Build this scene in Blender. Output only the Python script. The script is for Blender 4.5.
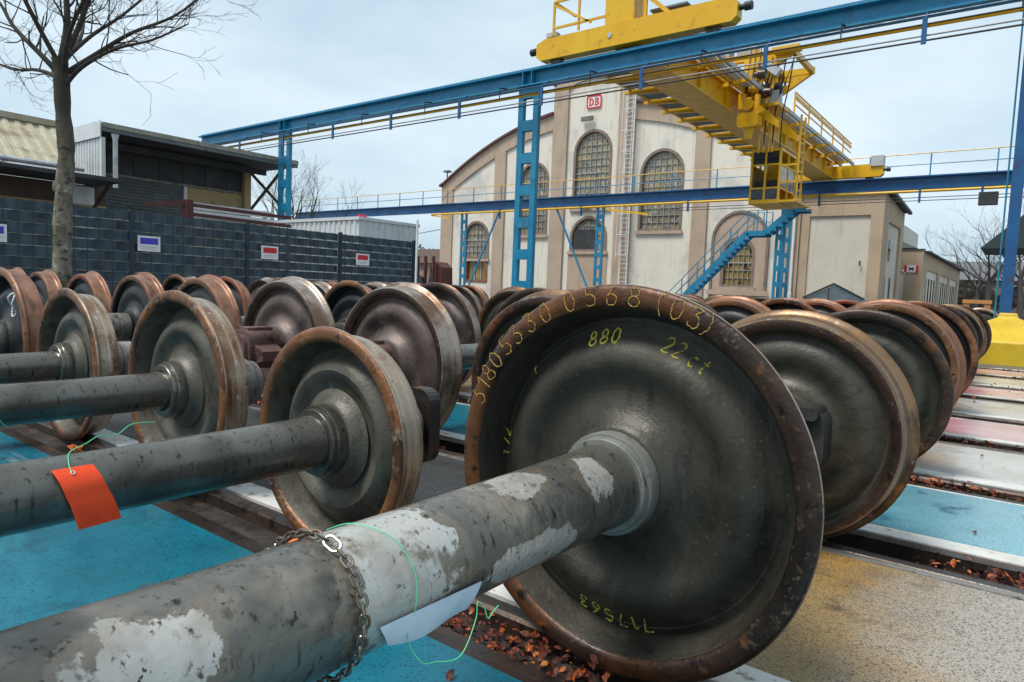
import bpy, math, random
from math import sin, cos, pi, radians, sqrt, atan2
from mathutils import Vector, Matrix
from mathutils.geometry import tessellate_polygon

sc = bpy.context.scene
for o in list(bpy.data.objects): bpy.data.objects.remove(o)
COL = sc.collection

# ---------------------------------------------------------------- camera
YAW, PITCH, ROLL, HEIGHT, FPX = radians(37.3), radians(4.5), radians(2.3), 0.93, 675.0
fw = Vector((-sin(YAW)*cos(PITCH), cos(YAW)*cos(PITCH), -sin(PITCH)))
rt0 = Vector((cos(YAW), sin(YAW), 0)); up0 = rt0.cross(fw)
rt = rt0*cos(ROLL) + up0*sin(ROLL); up = rt.cross(fw)
cd = bpy.data.cameras.new('camera'); cam = bpy.data.objects.new('camera', cd); COL.objects.link(cam)
cam.matrix_world = Matrix(((rt.x, up.x, -fw.x, 0), (rt.y, up.y, -fw.y, 0), (rt.z, up.z, -fw.z, HEIGHT), (0, 0, 0, 1)))
cd.sensor_width = 36; cd.lens = FPX/1024*36; cd.clip_start = 0.02; cd.clip_end = 3000
sc.camera = cam

# ---------------------------------------------------------------- sky, sun, exposure
SUN_EL, SUN_AZ = radians(63), radians(205)      # azimuth clockwise from +Y
w = bpy.data.worlds.new('World'); sc.world = w; w.use_nodes = True
nt = w.node_tree; nt.nodes.clear()
N = nt.nodes.new; L = nt.links.new
out = N('ShaderNodeOutputWorld'); bg = N('ShaderNodeBackground')
sky = N('ShaderNodeTexSky'); sky.sky_type = 'NISHITA'; sky.sun_disc = False
sky.sun_elevation = SUN_EL; sky.sun_rotation = SUN_AZ; sky.dust_density = 2.5; sky.air_density = 1.0
tc = N('ShaderNodeTexCoord'); mp = N('ShaderNodeMapping'); mp.inputs['Scale'].default_value = (1, 1, 2.6)
L(tc.outputs['Generated'], mp.inputs['Vector'])
n1 = N('ShaderNodeTexNoise'); n1.inputs['Scale'].default_value = 1.9; n1.inputs['Detail'].default_value = 5; n1.inputs['Roughness'].default_value = 0.52
L(mp.outputs[0], n1.inputs['Vector'])
rmp = N('ShaderNodeValToRGB'); rmp.color_ramp.elements[0].position = 0.36; rmp.color_ramp.elements[1].position = 0.66
rmp.color_ramp.elements[0].color = (3.3, 4.5, 5.3, 1); rmp.color_ramp.elements[1].color = (5.5, 6.35, 6.9, 1)
L(n1.outputs['Fac'], rmp.inputs[0])
mx = N('ShaderNodeMix'); mx.data_type = 'RGBA'; mx.inputs[0].default_value = 0.86
L(sky.outputs[0], mx.inputs[6]); L(rmp.outputs[0], mx.inputs[7])
L(mx.outputs[2], bg.inputs['Color']); bg.inputs['Strength'].default_value = 0.066
L(bg.outputs[0], out.inputs['Surface'])
sd = bpy.data.lights.new('sun', 'SUN'); sd.energy = 1.5; sd.angle = radians(20); sd.color = (1, 0.96, 0.9)
sun = bpy.data.objects.new('sun', sd); COL.objects.link(sun)
sdir = Vector((sin(SUN_AZ)*cos(SUN_EL), cos(SUN_AZ)*cos(SUN_EL), sin(SUN_EL)))
sun.rotation_euler = sdir.to_track_quat('Z', 'Y').to_euler(); sun.location = (0, -10, 30)
vs = sc.view_settings; vs.view_transform = 'Standard'; vs.look = 'None'; vs.gamma = 1; vs.exposure = 1.28; vs.use_curve_mapping = False

# ---------------------------------------------------------------- materials
MATS = {}
def material(name, layers, rough=0.5, metal=0.0, bump=0.0, bscale=60, rnd=True, spec=0.5, bstretch=(1, 1, 1), coat=0.0, rings=0.0):
    """layers: [colour] then (colour, scale, lo, hi, stretch, detail) or (colour, callable(nt, vec) -> socket)"""
    m = bpy.data.materials.new(name); m.use_nodes = True
    t = m.node_tree; nd = t.nodes; ln = t.links
    b = nd['Principled BSDF']
    co = nd.new('ShaderNodeTexCoord'); vec = co.outputs['Object']
    if rnd:
        oi = nd.new('ShaderNodeObjectInfo'); mu = nd.new('ShaderNodeMath'); mu.operation = 'MULTIPLY'; mu.inputs[1].default_value = 43.0
        ln.new(oi.outputs['Random'], mu.inputs[0])
        va = nd.new('ShaderNodeVectorMath'); va.operation = 'ADD'; ln.new(vec, va.inputs[0]); ln.new(mu.outputs[0], va.inputs[1])
        nvec = va.outputs[0]
    else: nvec = vec
    def noise(scale, stretch=(1, 1, 1), detail=4, rg=0.6):
        v = nvec
        if tuple(stretch) != (1, 1, 1):
            q = nd.new('ShaderNodeMapping'); q.inputs['Scale'].default_value = stretch; ln.new(v, q.inputs['Vector']); v = q.outputs[0]
        n = nd.new('ShaderNodeTexNoise'); n.inputs['Scale'].default_value = scale; n.inputs['Detail'].default_value = detail
        n.inputs['Roughness'].default_value = rg; ln.new(v, n.inputs['Vector']); return n.outputs['Fac']
    def mrange(s, lo, hi, a=0.0, c=1.0):
        r = nd.new('ShaderNodeMapRange'); r.inputs[1].default_value = lo; r.inputs[2].default_value = hi
        r.inputs[3].default_value = a; r.inputs[4].default_value = c; ln.new(s, r.inputs[0]); return r.outputs[0]
    m_ctx = dict(nd=nd, ln=ln, vec=vec, nvec=nvec, noise=noise, mrange=mrange)
    col = None
    for ly in layers:
        if col is None:
            rgb = nd.new('ShaderNodeRGB'); rgb.outputs[0].default_value = (*ly, 1); col = rgb.outputs[0]; continue
        c = ly[0]
        if callable(ly[1]): f = ly[1](m_ctx)
        else:
            sca, lo, hi = ly[1:4]; st = ly[4] if len(ly) > 4 else (1, 1, 1); de = ly[5] if len(ly) > 5 else 4
            f = mrange(noise(sca, st, de), lo, hi)
        x = nd.new('ShaderNodeMix'); x.data_type = 'RGBA'; ln.new(f, x.inputs[0]); ln.new(col, x.inputs[6])
        x.inputs[7].default_value = (*c, 1); col = x.outputs[2]
    ln.new(col, b.inputs['Base Color'])
    if isinstance(rough, tuple):
        ln.new(mrange(noise(rough[2] if len(rough) > 2 else 6), 0.35, 0.65, rough[0], rough[1]), b.inputs['Roughness'])
    else: b.inputs['Roughness'].default_value = rough
    b.inputs['Metallic'].default_value = metal; b.inputs['Specular IOR Level'].default_value = spec
    b.inputs['Coat Weight'].default_value = coat; b.inputs['Coat Roughness'].default_value = 0.15
    if bump:
        bp = nd.new('ShaderNodeBump'); bp.inputs['Strength'].default_value = bump; bp.inputs['Distance'].default_value = 0.01
        hsock = noise(bscale, bstretch, 5)
        if rings:                                 # concentric machining marks about the wheel axis
            q = nd.new('ShaderNodeMapping'); q.inputs['Scale'].default_value = (1, 0, 1); ln.new(vec, q.inputs['Vector'])
            le = nd.new('ShaderNodeVectorMath'); le.operation = 'LENGTH'; ln.new(q.outputs[0], le.inputs[0])
            n1d = nd.new('ShaderNodeTexNoise'); n1d.noise_dimensions = '1D'; n1d.inputs['Scale'].default_value = 150; n1d.inputs['Detail'].default_value = 3; ln.new(le.outputs['Value'], n1d.inputs['W'])
            ad = nd.new('ShaderNodeMath'); ad.operation = 'MULTIPLY_ADD'; ln.new(n1d.outputs['Fac'], ad.inputs[0]); ad.inputs[1].default_value = rings; ln.new(hsock, ad.inputs[2]); hsock = ad.outputs[0]
        ln.new(hsock, bp.inputs['Height']); ln.new(bp.outputs[0], b.inputs['Normal'])
    MATS[name] = m; return m

def axis_below(axis, a, bnd):     # 1 where object coordinate < a (soft)
    def f(c):
        s = c['nd'].new('ShaderNodeSeparateXYZ'); c['ln'].new(c['vec'], s.inputs[0])
        return c['mrange'](s.outputs[axis], a+bnd, a-bnd)
    return f

def blobs(centres, scale=22, amp=0.5, st=(1, 1, 1)):
    """paint-loss patches: union of ellipsoids with ragged edge; centres = (pos, (rx, ry, rz))"""
    def f(c):
        nd, ln = c['nd'], c['ln']; acc = None
        n = c['noise'](scale, st, 6, 0.65)
        for p, r in centres:
            a = nd.new('ShaderNodeVectorMath'); a.operation = 'SUBTRACT'; ln.new(c['vec'], a.inputs[0]); a.inputs[1].default_value = p
            d = nd.new('ShaderNodeVectorMath'); d.operation = 'DIVIDE'; ln.new(a.outputs[0], d.inputs[0]); d.inputs[1].default_value = r
            l = nd.new('ShaderNodeVectorMath'); l.operation = 'LENGTH'; ln.new(d.outputs[0], l.inputs[0])
            if acc is None: acc = l.outputs['Value']
            else:
                k = nd.new('ShaderNodeMath'); k.operation = 'MINIMUM'; ln.new(acc, k.inputs[0]); ln.new(l.outputs['Value'], k.inputs[1]); acc = k.outputs[0]
        h = nd.new('ShaderNodeMath'); h.operation = 'MULTIPLY_ADD'; ln.new(n, h.inputs[0]); h.inputs[1].default_value = amp*2; h.inputs[2].default_value = -amp
        g = nd.new('ShaderNodeMath'); g.operation = 'ADD'; ln.new(acc, g.inputs[0]); ln.new(h.outputs[0], g.inputs[1])
        return c['mrange'](g.outputs[0], 1.03, 0.97)
    return f

material('web_dark', [(.040, .037, .027), ((.066, .062, .046), 2.2, .42, .66), ((.016, .014, .010), 3.5, .50, .70), ((.028, .025, .018), 24, .50, .68, (1, 1, .3)), ((.10, .09, .07), 90, .63, .73), ((.10, .055, .026), 30, .67, .75), ((.09, .08, .06), 8, .66, .74, (1, 1, .25))], rough=(.36, .60, 5), metal=.3, bump=.22, bscale=70, rings=.18)
material('web_mauve', [(.085, .058, .05), ((.15, .115, .10), 2.6, .42, .66), ((.032, .022, .019), 5, .5, .68), ((.19, .15, .13), 70, .62, .74), ((.15, .065, .03), 22, .64, .74)], rough=(.34, .55, 6), metal=.35, bump=.22, bscale=60, rings=.3)
material('web_black', [(.012, .013, .014), ((.03, .03, .029), 4, .45, .7), ((.06, .032, .018), 15, .62, .74), ((.08, .08, .075), 60, .68, .76)], rough=(.28, .5, 6), metal=.3, bump=.2, bscale=60, rings=.28)
material('web_grey', [(.088, .082, .062), ((.135, .127, .10), 2.4, .42, .66), ((.036, .032, .024), 4, .52, .70), ((.055, .048, .036), 30, .52, .68, (1, 1, .3)), ((.16, .09, .045), 34, .65, .74)], rough=(.34, .56, 5), metal=.32, bump=.22, bscale=70, rings=.18)
material('rim_bronze', [(.042, .025, .017), ((.014, .010, .008), 3.4, .46, .62), ((.16, .062, .022), 2.6, .55, .66), ((.27, .105, .03), 7, .63, .72), ((.11, .08, .055), 60, .58, .70), ((.012, .009, .007), 22, .60, .68)], rough=(.26, .5, 8), metal=.4, bump=.2, bscale=70, rings=.3)
material('rim_rust', [(.13, .058, .025), ((.23, .09, .028), 4, .48, .64), ((.034, .019, .012), 4.5, .50, .66), ((.26, .18, .11), 26, .58, .70), ((.018, .012, .009), 24, .58, .68)], rough=(.32, .58, 9), metal=.28, bump=.3, bscale=70, rings=.3)
material('rim_red', [(.17, .038, .016), ((.24, .065, .025), 5, .44, .64), ((.05, .016, .010), 6, .52, .68), ((.16, .10, .07), 30, .64, .74)], rough=(.36, .6, 9), metal=.15, bump=.2, bscale=60)
material('tread_worn', [(.36, .27, .19), ((.20, .095, .04), 3.4, .46, .62), ((.50, .43, .35), 40, .45, .70, (.05, 1, .05)), ((.13, .055, .025), 12, .56, .68, (.4, 1, .4)), ((.52, .46, .40), 40, .60, .72), ((.06, .04, .03), 50, .64, .72)], rough=(.26, .46, 10), metal=.6, bump=.12, bscale=50)
material('tread_brown', [(.15, .085, .045), ((.25, .16, .09), 40, .44, .66, (.05, 1, .05)), ((.06, .032, .018), 4, .48, .64), ((.34, .27, .2), 30, .62, .72), ((.27, .13, .04), 7, .60, .70)], rough=(.26, .46, 10), metal=.55, bump=.12, bscale=50)
material('tread_silver', [(.28, .225, .18), ((.40, .35, .30), 40, .42, .66, (.05, 1, .05)), ((.15, .085, .05), 4, .46, .62), ((.11, .06, .035), 14, .56, .70, (.3, 1, .3)), ((.06, .045, .035), 50, .62, .70)], rough=(.28, .46, 10), metal=.6, bump=.12, bscale=50)
material('tread_orange', [(.20, .085, .045), ((.29, .15, .09), 6, .45, .65), ((.09, .035, .02), 14, .54, .68, (.3, 1, .3)), ((.36, .28, .22), 40, .60, .72), ((.05, .03, .02), 40, .62, .70)], rough=(.34, .55, 10), metal=.4, bump=.15, bscale=60)
material('axle_grey', [(.13, .125, .108), ((.19, .183, .163), 3, .42, .68, (1, .5, 1)), ((.062, .057, .045), 3.0, .50, .70), ((.03, .027, .022), 26, .59, .69, (2.4, 2.4, .3)), ((.17, .10, .06), 44, .69, .75)], rough=(.18, .38, 6), metal=.6, bump=.14, bscale=60)
material('axle_pale', [(.30, .30, .275), ((.2, .2, .18), 6, .46, .66), ((.06, .054, .045), 18, .6, .7, (2, 2, .4)), ((.2, .12, .07), 34, .66, .74)], rough=(.22, .42, 7), metal=.45, bump=.12, bscale=60)
material('housing_brown', [(.10, .052, .044), ((.17, .10, .09), 6, .48, .66), ((.022, .015, .013), 7, .52, .66), ((.2, .17, .15), 40, .64, .74)], rough=(.34, .55, 8), bump=.25, bscale=50)
material('housing_grey', [(.13, .115, .10), ((.22, .2, .18), 7, .46, .66), ((.03, .027, .024), 10, .56, .68)], rough=(.4, .6, 8), bump=.2, bscale=50)
material('housing_black', [(.02, .021, .021), ((.05, .05, .048), 7, .5, .7)], rough=(.3, .5, 8), bump=.15, bscale=50)
material('cover_rust', [(.018, .014, .012), ((.16, .045, .014), 6, .54, .66), ((.010, .009, .008), 12, .6, .7)], rough=(.25, .45, 8), bump=.15)
material('chalk_yellow', [(.46, .28, .06), ((.20, .11, .04), 160, .5, .62)], rough=.9)
material('stencil_yellow', [(.55, .47, .07), ((.12, .11, .05), 70, .52, .62)], rough=.7)
material('chalk_white', [(.75, .75, .74), ((.3, .3, .3), 70, .55, .65)], rough=.8)
# hero axle: grey primer with large patches where the paint is gone to pale metal
HX, HZ = -0.79, 0.46
PATCH = [((.06, -.085, .05), (.13, .105, .105)), ((.03, .26, .10), (.06, .075, .03)), ((.05, .485, .05), (.055, .055, .05)), ((.095, .25, -.03), (.032, .13, .045)), ((.085, -.46, .06), (.06, .085, .05))]
PATCH2 = [(p, (r[0]*1.25, r[1]*1.22, r[2]*1.25)) for p, r in PATCH]
material('axle_hero', [(.135, .13, .113), ((.195, .188, .167), 3.5, .42, .68), ((.062, .057, .046), 3.2, .50, .68),
    ((.19, .165, .13), blobs(PATCH2, 8, .9)), ((.03, .027, .022), 24, .58, .68, (2.6, 2.6, .26)),
    ((.52, .50, .46), blobs(PATCH, 11, 1.0)), ((.30, .26, .21), 5, .55, .70), ((.20, .17, .13), 18, .60, .70, (1, 1, .4)), ((.10, .088, .07), 70, .60, .69), ((.028, .026, .022), 26, .66, .70, (3, 2.4, .35)), ((.22, .12, .07), 24, .70, .74)], rough=(.20, .42, 7), metal=.48, bump=.22, bscale=50, rnd=False)

def painted_sheen(x0=-.30, soft=.30, sgn=1):        # wet sky sheen painted in as paler, greyer colour right of the wheels
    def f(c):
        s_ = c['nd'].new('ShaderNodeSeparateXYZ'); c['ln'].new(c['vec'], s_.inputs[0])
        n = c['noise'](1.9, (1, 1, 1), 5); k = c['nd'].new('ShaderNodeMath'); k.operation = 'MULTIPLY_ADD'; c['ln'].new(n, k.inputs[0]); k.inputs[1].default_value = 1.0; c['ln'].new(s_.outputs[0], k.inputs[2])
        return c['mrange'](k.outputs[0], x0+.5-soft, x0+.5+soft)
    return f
material('paint_blue', [(.006, .15, .22), ((.004, .10, .15), 1.6, .44, .66), ((.02, .21, .285), 1.3, .50, .70, (.5, 1.6, 1)), ((.26, .47, .53), painted_sheen(-.25, .45)), ((.003, .05, .08), 150, .54, .66), ((.004, .07, .11), 5, .56, .70), ((.25, .30, .30), 2.2, .68, .78, (.3, 2, 1)), ((.09, .06, .045), 4, .69, .75)], rough=(.06, .30, 1.4), bump=.14, bscale=200)
material('paint_red', [(.46, .03, .04), ((.32, .03, .035), 2.2, .44, .66), ((.60, .42, .43), painted_sheen(-.45, .25)), ((.46, .13, .14), 1.3, .58, .76, (.4, 1.6, 1)), ((.12, .04, .04), 60, .64, .72), ((.10, .06, .04), 5, .70, .76)], rough=(.05, .24, 1.4), bump=.1, bscale=140, spec=.6)
material('aggregate', [(.30, .20, .085), ((.40, .215, .04), 1.7, .50, .64), ((.15, .10, .055), 2.6, .54, .68), ((.38, .35, .31), painted_sheen(-.22, .20)), ((.075, .052, .032), 190, .50, .62), ((.50, .42, .30), 230, .57, .67), ((.03, .024, .018), 300, .60, .68), ((.09, .07, .05), 3.5, .62, .74)], rough=(.05, .34, 2.5), bump=.35, bscale=220, spec=.6)
material('concrete_pale', [(.26, .17, .08), ((.52, .51, .48), painted_sheen(-.5, .2)), ((.38, .36, .33), 3, .5, .7), ((.14, .10, .07), 60, .62, .70), ((.06, .04, .03), 9, .66, .74), ((.3, .26, .2), 1.2, .58, .7, (.4, 2, 1))], rough=(.05, .28, 2), bump=.15, bscale=110, spec=.6)
material('joint_grey', [(.20, .19, .175), ((.09, .075, .06), 6, .46, .64, (.5, 2, 1)), ((.035, .03, .025), 14, .56, .68)], rough=(.08, .4, 5), bump=.2, bscale=60)
material('asphalt', [(.038, .04, .042), ((.08, .082, .085), 120, .5, .65), ((.016, .016, .016), 3, .5, .7)], rough=(.3, .6, 3), bump=.6, bscale=150)
material('yard_ground', [(.10, .10, .10), ((.15, .148, .14), .25, .45, .65), ((.06, .058, .056), 1.6, .5, .7), ((.2, .19, .18), 40, .6, .7)], rough=(.15, .6, .8), bump=.3, bscale=60)
material('white_concrete', [(.60, .585, .55), ((.42, .38, .32), 4, .48, .68), ((.13, .09, .06), 16, .60, .70), ((.06, .045, .035), 50, .64, .72)], rough=(.25, .6, 5), bump=.25, bscale=70)
material('rail_steel', [(.055, .042, .036), ((.12, .075, .05), 6, .48, .66, (.3, 2, 1)), ((.02, .017, .015), 18, .56, .68)], rough=(.22, .45, 5), metal=.6, bump=.15, bscale=60)
material('groove_dirt', [(.022, .018, .015), ((.06, .04, .028), 14, .5, .66)], rough=(.3, .8, 6), bump=.5, bscale=80)
material('leaf_red', [(.10, .020, .010), ((.34, .085, .02), 19, .56, .62), ((.022, .010, .007), 15, .48, .60), ((.17, .075, .035), 31, .62, .68)], rough=.6, spec=.3)
material('leaf_bright', [(.36, .075, .018), ((.52, .17, .04), 14, .52, .62), ((.16, .035, .015), 21, .56, .66)], rough=.55, spec=.3)
material('leaf_orange', [(.62, .16, .03), ((.5, .09, .02), 40, .5, .65)], rough=.5)
material('steel_blue', [(.008, .18, .33), ((.014, .22, .37), 1.2, .44, .66), ((.007, .12, .23), 5, .56, .7), ((.05, .10, .14), 3, .62, .74, (1, 1, .15)), ((.09, .06, .05), 16, .69, .76)], rough=(.3, .5, 4), bump=.05)
material('steel_navy', [(.007, .075, .21), ((.01, .11, .26), 1.1, .46, .66), ((.04, .025, .03), 3, .60, .72)], rough=(.3, .5, 4), bump=.05)
material('crane_yellow', [(.68, .37, .004), ((.70, .42, .008), 1.3, .46, .66), ((.50, .23, .006), 5, .58, .72), ((.32, .15, .012), 3, .64, .74, (1, 1, .12)), ((.12, .07, .03), 16, .69, .76)], rough=(.3, .48, 4), bump=.04)
material('base_yellow', [(.58, .40, .015), ((.50, .32, .012), 2.5, .46, .66), ((.18, .13, .03), 14, .64, .74)], rough=(.4, .6, 4), bump=.15)
material('grate_grey', [(.12, .15, .19), ((.2, .23, .27), 3, .46, .66)], rough=.6)
material('cable_black', [(.015, .016, .018)], rough=.6)
material('cable_grey', [(.3, .3, .3), ((.18, .18, .18), 6, .5, .65)], rough=.5)
material('cabinet_grey', [(.42, .44, .45), ((.32, .33, .33), 5, .5, .66)], rough=.5)
material('galvanised', [(.55, .56, .57), ((.38, .39, .4), 4, .46, .66)], rough=.4, metal=.5)
material('render_white', [(.72, .665, .57), ((.67, .615, .525), .7, .46, .66), ((.50, .45, .38), 2.0, .56, .74, (1, 1, .15)), ((.5, .45, .38), 16, .66, .76), ((.60, .54, .46), 5, .56, .7, (1, 1, .08)), ((.56, .53, .48), .35, .56, .62)], rough=.9, bump=.2, bscale=30)
material('render_beige', [(.45, .34, .255), ((.395, .295, .22), .8, .46, .66), ((.31, .23, .17), 2.5, .56, .74, (1, 1, .15)), ((.47, .37, .285), 12, .6, .72)], rough=.9, bump=.2, bscale=30)
material('render_shed', [(.47, .355, .245), ((.41, .30, .205), .8, .46, .66), ((.33, .24, .165), 2.5, .58, .74, (1, 1, .15))], rough=.9, bump=.15, bscale=30)
material('render_grey', [(.60, .55, .46), ((.54, .49, .41), .8, .46, .66), ((.46, .41, .34), 2.5, .56, .74, (1, 1, .15))], rough=.9)
material('roof_trim', [(.13, .05, .04), ((.08, .035, .03), 3, .48, .66)], rough=.7)
material('roof_dark', [(.05, .055, .06), ((.08, .085, .09), 3, .48, .66)], rough=.7)
material('window_glass', [(.22, .20, .155), ((.36, .28, .14), .9, .50, .60), ((.07, .07, .065), 1.6, .56, .66), ((.42, .38, .30), 2.8, .54, .64), ((.26, .29, .31), 2.1, .60, .68)], rough=.12, spec=.6)
material('window_warm', [(.22, .15, .04), ((.30, .22, .08), 1.3, .46, .6), ((.05, .04, .03), 2.4, .54, .62)], rough=.15, spec=.6)
material('window_dark', [(.02, .022, .025), ((.06, .06, .055), 2, .5, .64)], rough=.1, spec=.6)
material('window_bars', [(.34, .32, .28), ((.22, .20, .17), 5, .5, .66)], rough=.7)
material('window_frame', [(.23, .17, .13), ((.15, .11, .09), 5, .5, .66)], rough=.8)
material('wood_door', [(.23, .075, .035), ((.30, .16, .07), 4, .5, .66)], rough=.6)
material('white_steel', [(.72, .73, .72), ((.55, .54, .52), 5, .54, .7)], rough=.5)
material('sign_white', [(.78, .79, .8), ((.7, .71, .73), 9, .5, .66)], rough=.5)
material('sign_red', [(.62, .02, .02)], rough=.5)
material('sign_blue', [(.06, .05, .48)], rough=.5)
material('sign_grey', [(.45, .47, .5)], rough=.5)
material('fence_strip', [(.034, .056, .074), ((.050, .078, .098), 1.1, .44, .66), ((.022, .036, .048), 7, .54, .7, (1, .3, 1)), ((.075, .095, .105), 2.2, .64, .74, (1, 1, .3))], rough=.5, bump=.08)
material('fence_post', [(.016, .03, .045)], rough=.5)
material('wire_pale', [(.16, .2, .22), ((.42, .45, .45), 1.1, .52, .64)], rough=.5)  # pale tone painted to stand for bright background showing between the strips
material('sheet_tan', [(.36, .32, .215), ((.42, .385, .28), 1.2, .44, .64), ((.22, .185, .11), 3.2, .52, .68, (.4, .4, 1)), ((.12, .10, .06), 12, .62, .72)], rough=.65, bump=.05)
material('sheet_white', [(.60, .62, .63), ((.48, .49, .48), 1.6, .5, .7), ((.35, .34, .3), 7, .62, .74)], rough=.5)
material('sheet_dark', [(.026, .028, .03), ((.045, .045, .045), 1.2, .46, .66)], rough=.7)
material('shutter', [(.10, .115, .115), ((.145, .155, .15), 1.3, .46, .66), ((.05, .05, .046), 6, .56, .7)], rough=.5)
material('plaster_ochre', [(.36, .26, .13), ((.28, .2, .1), 2, .46, .66), ((.14, .1, .06), 7, .6, .7)], rough=.9)
material('roof_felt', [(.30, .285, .23), ((.21, .205, .16), 2.2, .46, .66), ((.13, .14, .09), 7, .58, .72)], rough=.8)
material('brown_wall', [(.075, .05, .036), ((.1, .07, .05), 2, .46, .66)], rough=.9)
material('red_steel', [(.085, .020, .017), ((.12, .035, .026), 4, .46, .66), ((.04, .016, .014), 8, .54, .7)], rough=.6)
material('red_paint', [(.6, .02, .03), ((.45, .03, .03), 3, .5, .66)], rough=.4)
material('orange_paint', [(.5, .22, .06), ((.4, .18, .06), 4, .5, .66)], rough=.6)
material('bark', [(.21, .185, .14), ((.12, .105, .075), 9, .44, .62, (1, 1, .5)), ((.065, .072, .016), 4, .48, .62, (1, 1, .5)), ((.03, .025, .018), 10, .55, .64, (1, 1, 1.8)), ((.36, .33, .27), 7, .60, .72), ((.042, .037, .024), axis_below(2, 2.75, -.6))], rough=.9, bump=1.0, bscale=24, bstretch=(1, 1, 1.6))
material('bark_dark', [(.032, .027, .024), ((.05, .045, .03), 4, .46, .66)], rough=.9)
material('bark_far', [(.06, .05, .05), ((.085, .07, .065), .6, .46, .66)], rough=.9)
material('hedge', [(.05, .05, .035), ((.09, .08, .06), 1.2, .46, .66)], rough=.9)
material('far_roof', [(.13, .14, .15)], rough=.8)
material('far_wall', [(.22, .15, .12), ((.3, .25, .2), .8, .5, .62)], rough=.9)
material('glass_shelter', [(.30, .35, .38), ((.42, .47, .5), 2, .46, .66)], rough=.25)
material('canopy_green', [(.025, .04, .042)], rough=.7)
material('tag_orange', [(.95, .075, .008), ((.85, .06, .006), 20, .5, .66)], rough=.5)
material('paper', [(.70, .77, .86), ((.62, .70, .8), 12, .46, .66)], rough=.45)
material('string_green', [(.10, .62, .30)], rough=.5)
material('chain_steel', [(.26, .235, .20), ((.22, .15, .1), 60, .5, .66)], rough=.35, metal=.8)

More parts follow.
